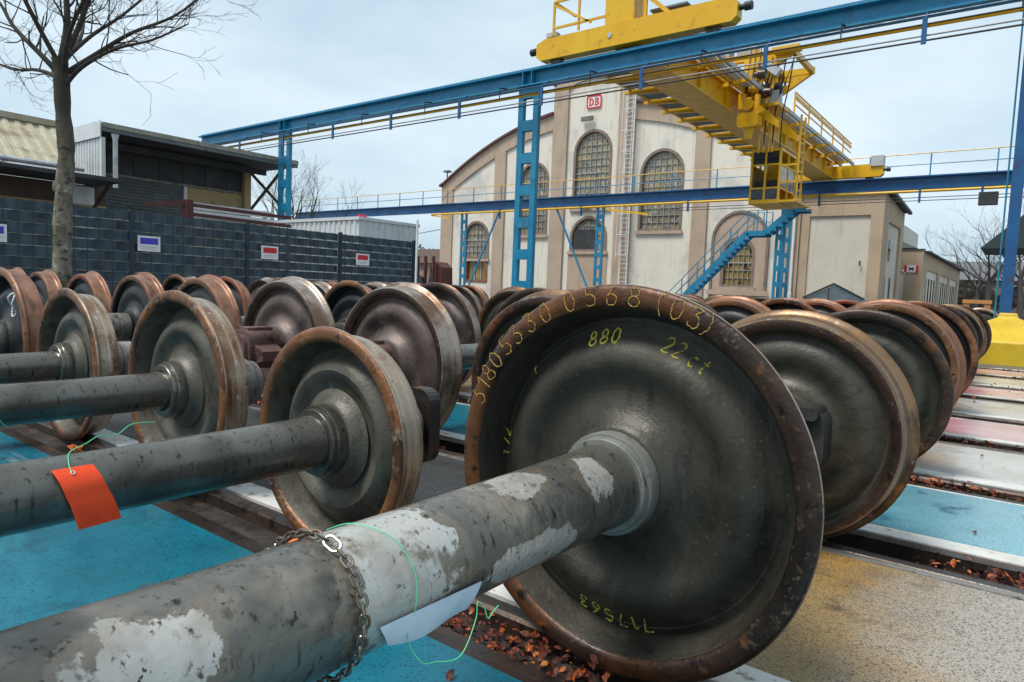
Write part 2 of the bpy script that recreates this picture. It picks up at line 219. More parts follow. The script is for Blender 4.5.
# ---------------------------------------------------------------- mesh helpers
class MB:
    def __init__(s): s.v = []; s.f = []; s.m = []; s.sm = []
    def add(s, vs_, fs, m=0, sm=False):
        o = len(s.v); s.v += [tuple(p) for p in vs_]
        for f in fs: s.f.append([i+o for i in f]); s.m.append(m); s.sm.append(sm)
        return s
    def box(s, a, b, m=0):
        x0, y0, z0 = a; x1, y1, z1 = b
        x0, x1 = min(x0, x1), max(x0, x1); y0, y1 = min(y0, y1), max(y0, y1); z0, z1 = min(z0, z1), max(z0, z1)
        return s.add([(x0,y0,z0),(x1,y0,z0),(x1,y1,z0),(x0,y1,z0),(x0,y0,z1),(x1,y0,z1),(x1,y1,z1),(x0,y1,z1)],
                     [(3,2,1,0),(4,5,6,7),(0,1,5,4),(1,2,6,5),(2,3,7,6),(3,0,4,7)], m)
    def bar(s, p, q, wx, wz=None, m=0, upv=(0, 0, 1)):
        p, q = Vector(p), Vector(q); wz = wz or wx; d = (q-p).normalized(); u = Vector(upv)
        if abs(d.dot(u)) > .98: u = Vector((0, 1, 0))
        a = d.cross(u).normalized()*wx/2; b = a.cross(d).normalized()*wz/2
        vs_ = [p-a-b, p+a-b, p+a+b, p-a+b, q-a-b, q+a-b, q+a+b, q-a+b]
        return s.add(vs_, [(0,1,2,3),(7,6,5,4),(0,4,5,1),(1,5,6,2),(2,6,7,3),(3,7,4,0)], m)
    def tube(s, pts, r, n=8, m=0, closed=False, caps=True):
        pts = [Vector(p) for p in pts]; k = len(pts)
        rr = r if isinstance(r, (list, tuple)) else [r]*k
        vs_, fs = [], []; ref = None
        for i, p in enumerate(pts):
            if closed: d = (pts[(i+1) % k]-pts[i-1])
            else: d = pts[min(i+1, k-1)]-pts[max(i-1, 0)]
            d = d.normalized()
            if ref is None:
                ref = Vector((0, 0, 1)) if abs(d.z) < .9 else Vector((1, 0, 0))
                a = d.cross(ref).normalized()
            else: a = (a-d*a.dot(d)).normalized()
            b = d.cross(a)
            for j in range(n):
                t = 2*pi*j/n; vs_.append(p+(a*cos(t)+b*sin(t))*rr[i])
        for i in range(k if closed else k-1):
            i2 = (i+1) % k
            for j in range(n):
                j2 = (j+1) % n; fs.append((i*n+j, i*n+j2, i2*n+j2, i2*n+j))
        if caps and not closed: fs.append(tuple(range(n))[::-1]); fs.append(tuple((k-1)*n+j for j in range(n)))
        return s.add(vs_, fs, m, True)
    def lathe(s, prof, n=48, c=(0, 0, 0), mfun=None, closed=False):
        """profile (y, r) spun about the Y axis"""
        vs_, fs, ms = [], [], []; k = len(prof)
        for (y, r) in prof:
            for j in range(n):
                t = 2*pi*j/n; vs_.append((c[0]+r*cos(t), c[1]+y, c[2]+r*sin(t)))
        o = len(s.v); s.v += vs_
        for i in range(k if closed else k-1):
            i2 = (i+1) % k
            for j in range(n):
                j2 = (j+1) % n
                s.f.append([o+i*n+j, o+i2*n+j, o+i2*n+j2, o+i*n+j2]); s.m.append(mfun(i) if mfun else 0); s.sm.append(True)
        return s
    def prism(s, outlines, a, b, plane='xz', m=0, ms=None):
        """outline polygons (first outer, rest holes) extruded between a and b"""
        ms = m if ms is None else ms
        def P(u, v, d): return (u, d, v) if plane == 'xz' else ((d, u, v) if plane == 'yz' else (u, v, d))
        flat = [p for o in outlines for p in o]; nfl = len(flat)
        tris = tessellate_polygon([[Vector((p[0], p[1], 0)) for p in o] for o in outlines])
        o0 = len(s.v)
        s.v += [P(p[0], p[1], a) for p in flat]+[P(p[0], p[1], b) for p in flat]
        for t in tris:
            s.f.append([o0+i for i in t]); s.m.append(m); s.sm.append(False)
            s.f.append([o0+nfl+i for i in reversed(t)]); s.m.append(m); s.sm.append(False)
        base = o0
        for o in outlines:
            k = len(o)
            for i in range(k):
                j = (i+1) % k; s.f.append([base+i, base+j, base+nfl+j, base+nfl+i]); s.m.append(ms); s.sm.append(False)
            base += k
        return s
    def mesh(s, name, off=(0, 0, 0), fix=True):
        me = bpy.data.meshes.new(name)
        me.from_pydata([(p[0]-off[0], p[1]-off[1], p[2]-off[2]) for p in s.v], [], s.f)
        me.polygons.foreach_set('material_index', s.m)
        me.polygons.foreach_set('use_smooth', s.sm)
        if fix:
            import bmesh
            bm = bmesh.new(); bm.from_mesh(me); bmesh.ops.recalc_face_normals(bm, faces=bm.faces); bm.to_mesh(me); bm.free()
        me.update()
        if any(s.sm): me.set_sharp_from_angle(angle=radians(38))
        return me
OFF = {}
def put(name, me, mats, parent=None, loc=None, shared=False):
    o = bpy.data.objects.new(name, me); COL.objects.link(o)
    if isinstance(mats, str): mats = [mats]
    while len(me.materials) < len(mats): me.materials.append(MATS[mats[len(me.materials)]])
    if shared:
        for i, k in enumerate(mats): o.material_slots[i].link = 'OBJECT'; o.material_slots[i].material = MATS[k]
    if parent is not None: o.parent = parent
    if loc is not None: o.location = loc
    return o
def build(name, mb, mats, parent=None):
    """mesh given in world coordinates; parent = thing placed by location only"""
    off = OFF.get(parent, Vector((0, 0, 0))) if parent is not None else Vector((0, 0, 0))
    o = put(name, mb.mesh(name, off), mats, parent); OFF[o] = off; return o
def tag(o, label=None, cat=None, group=None, kind=None):
    if label: o['label'] = label
    if cat: o['category'] = cat
    if group: o['group'] = group
    if kind: o['kind'] = kind
    return o
def thing(name, loc, label, cat, group=None):
    o = bpy.data.objects.new(name, None); COL.objects.link(o); o.location = loc; o.empty_display_size = .1
    OFF[o] = Vector(loc); return tag(o, label, cat, group)
def solo(name, mb, mats, label, cat, group=None): return tag(build(name, mb, mats), label, cat, group)
def struct(name, mb, mats): return tag(build(name, mb, mats), kind='structure')
R = random.Random(11)

# ---------------------------------------------------------------- ground, colour bands, rails
TC = [0.78, 3.51, 6.20, 9.00, 11.80]                  # track centre lines (Y)
XL, XR = -11.0, 7.0
GZ = -0.075
struct('ground', MB().add([(-400, -400, GZ), (400, -400, GZ), (400, 400, GZ), (-400, 400, GZ)], [(0, 1, 2, 3)]), 'yard_ground')
def slab(name, y0, y1, m, ztop=0.0): return struct(name, MB().box((XL, y0, GZ-.02), (XR, y1, ztop)), m)
for i, yc in enumerate(TC):
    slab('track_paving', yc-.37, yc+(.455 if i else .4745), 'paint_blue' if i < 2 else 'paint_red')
    slab('rail_edging', yc-.475, yc-.37, 'white_concrete', .002)
    slab('rail_edging', yc+.785, yc+.905, 'white_concrete', .002)
    if i: slab('rail_edging', yc+.455, yc+.475, 'white_concrete', .001)
    for s in (-1, 1):
        y0, y1 = sorted((yc+s*.475, yc+s*.545)); struct('guard_rail', MB().box((XL, y0, GZ-.02), (XR, y1, -.004)), 'rail_steel')
        y0, y1 = sorted((yc+s*.545, yc+s*.715)); struct('rail_groove', MB().box((XL, y0, GZ-.02), (XR, y1, -.058)), 'groove_dirt')
        b = MB(); e = yc+s*.715
        poly = [(e, -.07), (e, -.012), (e+s*.01, -.002), (e+s*.055, -.002), (e+s*.065, -.012), (e+s*.065, -.07)]
        b.prism([poly], XL, XR, 'yz'); struct('rail', b, 'rail_steel')
    slab('joint_strip', yc-.83, yc-.785, 'joint_grey', -.001)
for i in range(len(TC)):
    y0 = TC[i]+.905; y1 = (TC[i+1]-.83) if i+1 < len(TC) else 30
    if i == 0:
        struct('asphalt_path', MB().box((XL, y0, GZ-.02), (-1.25, y1, -.003)), 'asphalt')
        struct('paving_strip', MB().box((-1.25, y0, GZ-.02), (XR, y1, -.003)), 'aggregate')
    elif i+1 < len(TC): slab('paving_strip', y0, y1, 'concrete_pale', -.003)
    else: struct('yard_apron', MB().box((XL, y0, GZ-.02), (40, 30, -.006)), 'yard_ground')
struct('yard_apron', MB().box((XL, -4, GZ-.02), (XR, TC[0]-.83, -.004)), 'asphalt')

# fallen leaves: one mass in the grooves, scattered beyond
b = MB()
def leaf(b, x, y, z, s, rng):
    a = rng.uniform(0, 2*pi); ti = rng.uniform(-.9, .9); ro = rng.uniform(-.8, .8)
    M = Matrix.Rotation(a, 3, 'Z') @ Matrix.Rotation(ti, 3, 'X') @ Matrix.Rotation(ro, 3, 'Y')
    cu = rng.uniform(.1, .5)*s
    pts = [(-s, 0, 0), (-.35*s, -.5*s, cu), (-.3*s, .5*s, cu), (.4*s, -.42*s, cu*.6), (.45*s, .4*s, cu), (s, 0, .3*cu)]
    b.add([Vector((x, y, z))+M @ Vector(p) for p in pts], [(0, 1, 2), (1, 3, 2), (2, 3, 4), (3, 5, 4)])
lr = random.Random(4); b2 = MB()
for i, yc in enumerate(TC):
    for s in (-1, 1):
        for k in range((3600 if s > 0 else 2000) if i == 0 else (3600 if i == 1 else 2400)):
            x = lr.uniform(-6, 3.5) if lr.random() < .35 else lr.uniform(-1.6, 1.8)
            if (sin(x*5.1+i*2+s)+sin(x*2.3+s*3+i)) < lr.uniform(-1.0, 1.5): continue
            if i == 0 and s == 1 and x < -1.75: continue
            y = yc+s*(.63+lr.uniform(-.085, .08)+(lr.gauss(0, .05) if lr.random() < .12 else 0)); leaf(b2 if lr.random() < .22 else b, x, y, -.052+lr.uniform(0, .062 if i else .04), lr.choice([.006, .008, .011, .014, .018] if i == 0 else [.006, .008, .011, .014, .018, .022])*lr.uniform(.8, 1.2), lr)
    for k in range(60):
        x = lr.uniform(-1.2, 3); y = yc+lr.uniform(-1.3, 1.3); leaf(b, x, y, .008, lr.uniform(.008, .018), lr)
tag(build('fallen_leaves', b2, 'leaf_bright'), 'brighter orange red leaves among the litter in the grooves', 'leaves', kind='stuff')
tag(build('fallen_leaves', b, 'leaf_red'), 'red brown fallen leaves lying in the rail grooves', 'leaves', kind='stuff')
for (x, y), t in (((-2.10, 1.435), 'curled orange leaf on the dark asphalt left of the white edging'), ((-1.93, 1.40), 'pale orange leaf on dark asphalt nearest the chained axle'), ((-4.05, 1.44), 'orange leaf lying beneath the second smallest wheel at left')):
    b = MB(); leaf(b, x, y, -.035, .042, lr); leaf(b, x+.03, y+.01, -.03, .03, lr)
    solo('fallen_leaf', b, 'leaf_orange', t, 'leaf', 'orange leaves on the asphalt')

# ---------------------------------------------------------------- stroke lettering
def arc(cx, cy, rx, ry, a0, a1, n=10): return [(cx+rx*cos(radians(a0+(a1-a0)*i/n)), cy+ry*sin(radians(a0+(a1-a0)*i/n))) for i in range(n+1)]
GL = {
 '0': [arc(.3, .5, .27, .5, 80, 440, 18)], '1': [[(.1, .75), (.32, 1), (.3, 0)]],
 '2': [arc(.3, .72, .26, .28, 160, -40, 10)+[(.05, 0), (.6, 0)]],
 '3': [[(.05, .98), (.52, .98), (.25, .6)]+arc(.28, .3, .28, .3, 80, -150, 10)],
 '5': [[(.62, 1), (.15, 1), (.1, .56)]+arc(.28, .32, .3, .3, 110, -150, 12)],
 '6': [[(.5, 1), (.2, .62)]+arc(.3, .28, .27, .28, 150, -200, 14)],
 '7': [[(.02, .98), (.58, .98), (.22, 0)]],
 '8': [arc(.3, .74, .22, .25, -80, 270, 14)+arc(.3, .25, .28, .25, 90, -265, 14)],
 '(': [arc(.6, .5, .5, .65, 130, 230, 10)], ')': [arc(-.1, .5, .6, .65, 50, -50, 10)],
 'c': [arc(.3, .3, .27, .3, 50, 310, 10)], 't': [[(.3, .9), (.3, .1), (.5, 0)], [(.05, .62), (.55, .62)]], 'r': [[(.2, 0), (.2, .6)], [(.2, .4), (.35, .6), (.55, .58)]],
}
def spline(pts, n=8):
    P = [Vector(p) for p in pts]; P = [P[0]]+P+[P[-1]]; o = []
    for i in range(1, len(P)-2):
        for k in range(n):
            t = k/n; a, b_, c_, d = P[i-1:i+3]
            o.append(.5*((2*b_)+(c_-a)*t+(2*a-5*b_+4*c_-d)*t*t+(3*b_-a-3*c_+d)*t**3))
    o.append(P[-2]); return o
def glyph(b, ch, pos_fn, h, r, rng, jit=.02, n=5):
    for st in GL[ch]:
        pts = [pos_fn((p[0]-.3)*h+rng.uniform(-jit, jit)*h, (p[1]-.5)*h+rng.uniform(-jit, jit)*h) for p in st]
        P_ = spline(pts, 3) if len(pts) > 2 else [Vector(p) for p in pts]
        b.tube(P_, [r*rng.uniform(.55, 1.35) for _ in P_], n)

# ---------------------------------------------------------------- wheelsets
WEB_IN = [(.443, .052), (.434, .082), (.416, .096), (.388, .092), (.360, .070), (.332, .046), (.305, .036), (.282, .041), (.262, .054), (.242, .064), (.222, .066), (.200, .063), (.178, .055), (.158, .042), (.146, .030), (.138, .020), (.130, .014), (.112, .012), (.096, .012)]
WEB_OUT = [(.412, .112), (.404, .096), (.390, .090), (.372, .096), (.348, .112), (.322, .124), (.290, .124), (.262, .112), (.236, .102), (.208, .104), (.184, .122), (.163, .145), (.150, .156), (.135, .162), (.096, .162)]
def web_y(r, k):
    r /= k
    for (r0, y0), (r1, y1) in zip(WEB_IN, WEB_IN[1:]):
        if r1 <= r <= r0: return y0+(y1-y0)*(r0-r)/(r0-r1)
    return 0
WM = {}
def wheel_meshes(Rt, n):
    key = (Rt, n)
    if key in WM: return WM[key]
    k = Rt/.46
    web = MB().lathe([(y, r*k if r > .19 else r) for r, y in WEB_IN]+[(y, r*k if r > .15 else r) for r, y in WEB_OUT[::-1]], n, closed=True)
    Ri = .443*k-.004; Ro = .408*k
    pr = [(.012, Ri-.004), (.004, Ri+.002), (0, Ri+.012), (0, Rt+.016), (.004, Rt+.024), (.010, Rt+.029), (.017, Rt+.030), (.024, Rt+.025), (.030, Rt+.014), (.036, Rt+.006), (.045, Rt+.002), (.060, Rt+.0008),
          (.075, Rt), (.105, Rt-.0015), (.125, Rt-.003), (.132, Rt-.006), (.135, Rt-.012), (.135, Ro+.010), (.131, Ro+.002), (.124, Ro-.003), (.110, Ro-.008), (.05, Ri-.012)]
    rim = MB().lathe(pr, n, mfun=lambda i: 1 if 5 <= i <= 15 else (2 if i >= 18 else 0), closed=True)
    WM[key] = (web.mesh('wheel'), rim.mesh('rim')); return WM[key]
AM = {}
def axle_mesh(ra, n=40):
    if ra in AM: return AM[ra]
    half = [(0, ra*.97), (.30, ra*.975), (.52, ra), (.60, ra*1.01), (.61, ra*1.03), (.634, ra*1.05), (.637, ra*1.0), (.66, .093), (.84, .093), (.845, .075), (1.06, .075), (1.066, .07), (1.068, .0)]
    prof = [(-y, r) for y, r in half[::-1]]+half[1:]
    AM[ra] = MB().lathe(prof, n).mesh('axle'); return AM[ra]
def rrect(w_, h_, r, n=5):
    pts = []
    for cx, cy, a in ((w_/2-r, h_/2-r, 0), (-w_/2+r, h_/2-r, 90), (-w_/2+r, -h_/2+r, 180), (w_/2-r, -h_/2+r, 270)):
        pts += [(cx+r*cos(radians(a+90*i/n)), cy+r*sin(radians(a+90*i/n))) for i in range(n+1)]
    return pts
bx = MB()
bx.prism([rrect(.25, .25, .055)], .885, 1.10); bx.prism([rrect(.20, .20, .07)], 1.10, 1.125)
bx.prism([[(-.22, -.06), (-.12, -.09), (-.12, .04), (-.22, .0)]], .91, 1.07); bx.prism([[(.22, -.06), (.12, -.09), (.12, .04), (.22, 0)]], .91, 1.07)
bx.box((-.07, .90, .12), (.07, 1.08, .145)); bx.lathe([(.845, .085), (.86, .105), (.885, .105)], 28)
BOXM = bx.mesh('axle_box')
bx = MB(); bx.lathe([(.845, .08), (.85, .115), (.87, .12), (.93, .12), (.935, .112), (.95, .112), (.955, .12), (1.03, .12), (1.04, .11), (1.075, .105), (1.085, .09), (1.085, .0)], 36)
for i in range(6): bx.lathe([(1.083, .012), (1.098, .012), (1.098, 0)], 6, (.065*cos(i*pi/3), 0, .065*sin(i*pi/3)))
BEARM = bx.mesh('bearing')
bx = MB(); bx.prism([rrect(.40, .235, .06)], .865, .985); bx.prism([rrect(.36, .045, .018)], .875, 1.02); bx.prism([rrect(.20, .20, .06)], .985, 1.07)
bx.v = [(x, y, z+(.10 if (k >= 48 and k < 96) else 0)) for k, (x, y, z) in enumerate(bx.v)]; bx.lathe([(.845, .085), (.855, .10), (.865, .10)], 28)
CAPM = bx.mesh('bearing_cap')
HUBM = MB().lathe([(.012, .127), (-.020, .127), (-.026, .124), (-.026, .117), (-.040, .116), (-.044, .113), (-.044, .090)], 48).mesh('hub_ring')
SCH = {  # web, rim, tread, axle, housing
 'dark': ('web_dark', 'rim_bronze', 'tread_worn', 'axle_grey', 'housing_black'),
 'grey': ('web_grey', 'rim_rust', 'tread_worn', 'axle_grey', 'housing_grey'),
 'mauve': ('web_mauve', 'rim_bronze', 'tread_silver', 'axle_grey', 'housing_brown'),
 'red': ('web_black', 'rim_red', 'tread_orange', 'axle_grey', 'housing_black'),
 'rust': ('web_black', 'rim_rust', 'tread_orange', 'axle_grey', 'housing_grey'),
 'brown': ('web_dark', 'rim_bronze', 'tread_brown', 'axle_pale', 'housing_black')}
LOOK = {'dark': 'dark grey wheelset with bronze brown rims', 'grey': 'grey wheelset with rusty orange rims', 'mauve': 'mauve brown wheelset with worn silver treads',
        'red': 'black wheelset with red oxide rims', 'rust': 'black wheelset with rust orange treads', 'brown': 'dark wheelset with dull brown rims'}
def wheelset(X, yc, Rt, sch, label, n=56, ra=.085, box=0, hero=False, spin=0.0):
    t = thing('wheelset', (X, yc, 0), label, 'wheelset', 'railway wheelsets stored on the yard tracks')
    wb, rm, tr, ax, ho = SCH[sch]
    web, rim = wheel_meshes(Rt, n)
    put('axle', axle_mesh(ra), 'axle_hero' if hero else ax, t, (0, 0, Rt), True)
    for s in (1, -1):
        wl = put('wheel', web, wb, t, (0, s*.68, Rt), True); wl.rotation_euler = (0, spin if s > 0 else -spin, 0 if s > 0 else pi)
        put('rim', rim, [rm, tr, wb], wl, None, True)
        put('hub_ring', HUBM, 'axle_pale' if hero else ax, wl, None, True)
        bxm = (BOXM, BEARM, CAPM)[box]
        a = put(('axle_box', 'bearing', 'bearing_cap')[box], bxm, ho, t, (0, 0, Rt), True)
        if s < 0: a.rotation_euler = (0, 0, pi)
    return t
ORD = ['first', 'second', 'third', 'fourth', 'fifth', 'sixth', 'seventh', 'eighth', 'ninth', 'tenth', 'eleventh']
ROW = ['front', 'second', 'third', 'fourth', 'fifth']
front = [(-.79, .46, 'dark', .098, 2), (-1.93, .37, 'grey', .089, 1), (-3.02, .415, 'grey', .081, 1), (-4.25, .40, 'grey', .080, 1), (-5.32, .45, 'rust', .085, 1), (-6.45, .45, 'rust', .085, 0)]
FL = ['large dark wheelset nearest the camera with yellow chalk numbers on its rim',
      'small grey wheelset with an orange tag on its axle',
      'grey wheelset with rusty rims between the orange tagged one and the leftmost ones',
      'grey wheelset with rusty rims, fourth from the right in the front row',
      'rusty wheelset with a white paint loop at the left edge of the front row',
      'rusty wheelset just outside the left edge of the front row']
HERO = None
for (X, Rt, sch, ra, bxk), lb in zip(front[:5], FL):
    t = wheelset(X, TC[0], Rt, sch, lb, 128 if X > -1 else 96, ra, bxk, hero=X > -1)
    if HERO is None: HERO = t
    if X == -1.93: SMALL = t
    if X == -5.32: LOOPED = t
known = {(1, 0): ('brown', .43, 2), (1, 1): ('brown', .45, 0), (1, 2): ('mauve', .455, 0), (1, 3): ('mauve', .46, 0), (1, 4): ('rust', .455, 1), (1, 5): ('rust', .455, 1), (1, 6): ('red', .45, 0), (1, 7): ('rust', .45, 1), (1, 8): ('rust', .455, 0),
         (2, 0): ('rust', .465, 1), (2, 1): ('rust', .455, 1), (2, 2): ('dark', .455, 0), (2, 3): ('brown', .455, 1), (2, 4): ('red', .46, 0), (3, 0): ('brown', .46, 0), (3, 1): ('red', .46, 1), (3, 2): ('brown', .455, 1), (3, 3): ('red', .45, 0), (3, 4): ('red', .46, 1), (4, 0): ('brown', .46, 0), (4, 1): ('red', .455, 0)}
for r_ in range(1, 5):
    cnt = 9 if r_ == 1 else 10
    for k in range(cnt):
        X = -.79-1.105*k+R.uniform(-.05, .05)+(-.04*r_ if k == 0 else 0)
        X = {(1, 0): -.735, (1, 2): -2.98, (1, 3): -4.06, (2, 0): -.80}.get((r_, k), X)
        sch, Rt, bxk = known.get((r_, k), (R.choice(['red', 'rust', 'red', 'brown', 'mauve']), R.choice([.445, .455, .46]), R.choice([0, 1])))
        wheelset(X, TC[r_]+R.uniform(-.01, .01), Rt, sch, '%s, %s from the right in the %s row' % (LOOK[sch], ORD[k], ROW[r_]), 72 if r_ < 3 else 48, R.choice([.08, .085, .088]), bxk, spin=R.uniform(0, 6))
# spare wheelset far right behind the crane column, under an orange beam
wheelset(-.82, 18.2, .44, 'dark', 'black wheelset beside the blue crane column behind its yellow foot', 40, .085, 1)

# chalk and stencil marks on the big wheel (children of the inner wheel)
hero_wheel = [c for c in HERO.children if c.name.startswith('wheel') and c.location.y > 0][0]
hero_rim = [c for c in hero_wheel.children][0]
cr = random.Random(2)
def on_wheel(theta, rad, yfun):
    c_, s_ = cos(radians(theta)), sin(radians(theta))
    def f(u, v):
        x = c_*(rad+v)+s_*u; z = s_*(rad+v)-c_*u; return (x, yfun(sqrt(x*x+z*z)), z)
    return f
RIMTEXT = [('3', 160), ('1', 154.3), ('8', 150), ('0', 144.5), ('5', 138), ('3', 132), ('3', 125), ('0', 118), ('0', 108), ('5', 100.3), ('6', 92.8), ('8', 85), ('(', 75.5), ('0', 71), ('3', 65), (')', 61.5)]
def mark(name, ch, theta, rad, yf, h, r, mt, parent, jit=.025):
    b = MB(); glyph(b, ch, on_wheel(theta, rad, yf), h, r, cr, jit); put(name, b.mesh(name), mt, parent)
for ch, a in RIMTEXT: mark('chalk_digit', ch, a, .4625, lambda r: -.0006, .050 if ch not in '()' else .058, .0013, 'chalk_yellow', hero_rim, .035)
wy = lambda r: web_y(r, 1.0)-.0008
for ch, a in [('8', 107.5), ('8', 102), ('0', 96.6)]: mark('stencil_digit', ch, a, .362, wy, .036, .0027, 'stencil_yellow', hero_wheel)
for ch, a in [('2', 73.5), ('2', 68.5), ('c', 61.5), ('t', 57)]: mark('stencil_digit', ch, a, .362, wy, .034, .0024, 'stencil_yellow', hero_wheel)
for ch, a in [('1', 181.5), ('7', 177), ('2', 173)]: mark('stencil_digit', ch, a, .398, wy, .030, .0016, 'stencil_yellow', hero_wheel)
mark('stencil_digit', 'r', 141, .39, wy, .032, .0018, 'stencil_yellow', hero_wheel)
for ch, a in [('7', 282.5), ('1', 277.3), ('7', 272.0), ('5', 266), ('6', 260), ('3', 254)]: mark('stencil_digit', ch, a, .380, wy, .040, .0024, 'stencil_yellow', hero_wheel)
LW = [c for c in LOOPED.children if c.name.startswith('wheel') and c.location.y > 0][0]
b = MB(); kk = .45/.46; glyph(b, '0', on_wheel(68, .26, lambda r: web_y(r, kk)-.002), .16, .007, cr, .01, 6)
put('paint_mark', b.mesh('paint_mark'), 'chalk_white', LW)
b = MB(); b.prism([rrect(.16, .30, .06)], 1.10, 1.16); b.prism([rrect(.10, .2, .04)], 1.16, 1.18)
put('cover_plate', b.mesh('cover_plate'), 'cover_rust', SMALL, (.03, 0, .37))

# ---------------------------------------------------------------- chain, paper, tag, strings on the axles
AR = .098
def axp(theta, y, r=AR, X=HX, Z=HZ): return Vector((X+r*cos(radians(theta)), y, Z+r*sin(radians(theta))))
ch_t = thing('chain', (HX, .58, HZ+AR), 'small steel chain looped over the thick paint-worn axle', 'chain')
def link_mesh(l, w_, r):
    pts = [(l/2-w_/2+w_/2*cos(a), w_/2*sin(a), 0) for a in [radians(-90+30*i) for i in range(7)]]+[(-l/2+w_/2+w_/2*cos(a), w_/2*sin(a), 0) for a in [radians(90+30*i) for i in range(7)]]
    return MB().tube(pts, r, 6, closed=True).mesh('chain_link')
LK = link_mesh(.0205, .0125, .0021); BIG = link_mesh(.030, .016, .0024)
ang = 150.0; i = 0
while ang > -115:
    big = 77 < ang < 86
    ln_ = .0255 if big else .0145
    step = math.degrees(ln_/(AR+.006)); am = ang-step/2
    y = .566+.028*sin(radians(min(90, max(0, (150-am)*.9))))-.02*max(0, (-am)/100)
    p = axp(am, y, AR+.0065); tg = Vector((sin(radians(am)), .05, -cos(radians(am)))).normalized(); rad = (p-Vector((HX, p.y, HZ))).normalized()
    o = put('chain_link', BIG if big else LK, 'chain_steel', ch_t)
    tw = radians(38 if i % 2 else -42)
    n_ = rad*cos(tw)+tg.cross(rad)*sin(tw); sd_ = n_.cross(tg)
    o.matrix_local = Matrix(((tg.x, sd_.x, n_.x, p.x-HX), (tg.y, sd_.y, n_.y, p.y-.58), (tg.z, sd_.z, n_.z, p.z-HZ-AR), (0, 0, 0, 1)))
    ang -= step; i += 1
# white paper sheet curling under the axle
b = MB(); nu, nv = 14, 8
for k in range(2):
    for iu in range(nu+1):
        u = iu/nu
        for iv in range(nv+1):
            v = iv/nv
            th = -12-26*v+4*(1-u); rr = AR+.003+.007*v*v*(.3+u)+.006*sin(5*u)*v
            yy = .625+.225*u+.03*v*(1-u)
            if u > .8: th -= (u-.8)*30*(v)*-1
            P = axp(th-18*u*(v), yy, rr+.0008*k); b.v.append(tuple(P))
o0 = (nu+1)*(nv+1)
for k in range(2):
    for iu in range(nu):
        for iv in range(nv):
            q = k*o0+iu*(nv+1)+iv; b.f.append([q, q+1, q+nv+2, q+nv+1]); b.m.append(0); b.sm.append(True)
tag(put('paper_sheet', b.mesh('paper_sheet', fix=False), 'paper'), 'white paper sheet tied beneath the thick worn axle', 'paper')
pts = [axp(128, .655, AR+.0015), axp(95, .665, AR+.0015), axp(60, .69, AR+.0015), axp(25, .70, AR+.002), axp(-5, .695, AR+.003), axp(-30, .685, AR+.012), Vector((-.67, .69, .375)), Vector((-.67, .72, .362)), Vector((-.655, .76, .36)), Vector((-.66, .80, .40)), Vector((-.665, .81, .425)),
       Vector((-.66, .822, .412)), Vector((-.655, .825, .396)), Vector((-.655, .838, .402)), Vector((-.655, .852, .408))]
solo('green_string', MB().tube(spline(pts), .0009, 5), 'string_green', 'green string looped round the thick worn axle beside the paper', 'string')
SX, SZ, SR = -1.93, .37, .089
b = MB(); nv = 10
for k in range(2):
    for iv in range(nv+1):
        v = iv/nv; th = 48-52*min(1, v*1.9)
        base = axp(th, 0, SR+.004, SX, SZ) if v < .53 else Vector((SX+SR+.004+.006*sin((v-.53)*5), 0, SZ-(v-.53)*.175))
        for yy in (.612, .704):
            b.v.append((base.x+.001*k+(.004 if yy > .6 else 0)*v, yy+.045*v+(.008*v if yy > .65 else 0), base.z+(.006*v if yy > .65 else 0)))
o0 = 2*(nv+1)
for k in range(2):
    for iv in range(nv): q = k*o0+iv*2; b.f.append([q, q+1, q+3, q+2]); b.m.append(0); b.sm.append(True)
otag = tag(put('orange_tag', b.mesh('orange_tag', fix=False), 'tag_orange'), 'bright orange tag hanging on the small grey wheelset axle', 'tag')
ec = axp(38, .655, SR+.0065, SX, SZ); e1_, e2_ = Vector((0, 1, 0)), Vector((-sin(radians(38)), 0, cos(radians(38))))
put('eyelet', MB().tube([ec+(e1_*cos(a*pi/6)+e2_*sin(a*pi/6))*.0045 for a in range(12)], .0014, 5, closed=True).mesh('eyelet'), 'white_steel', otag)
pts = [axp(35, .652, SR+.007, SX, SZ), axp(60, .655, SR+.005, SX, SZ), axp(95, .68, SR+.004, SX, SZ), axp(115, .73, SR+.02, SX, SZ), Vector((-2.02, .78, .475)), Vector((-2.03, .83, .47)), Vector((-2.05, .88, .49)), Vector((-2.06, .95, .485))]
solo('green_wire', MB().tube(spline(pts), .0013, 5), 'string_green', 'thin green wire curling from the orange tag', 'wire')
pts = [Vector((-3.0, .70, .50)), Vector((-2.95, .78, .45)), Vector((-2.93, .80, .38)), Vector((-2.94, .83, .34))]
solo('green_wire', MB().tube(spline(pts), .0016, 5), 'string_green', 'short green wire on the grey axle at the left picture edge', 'wire')

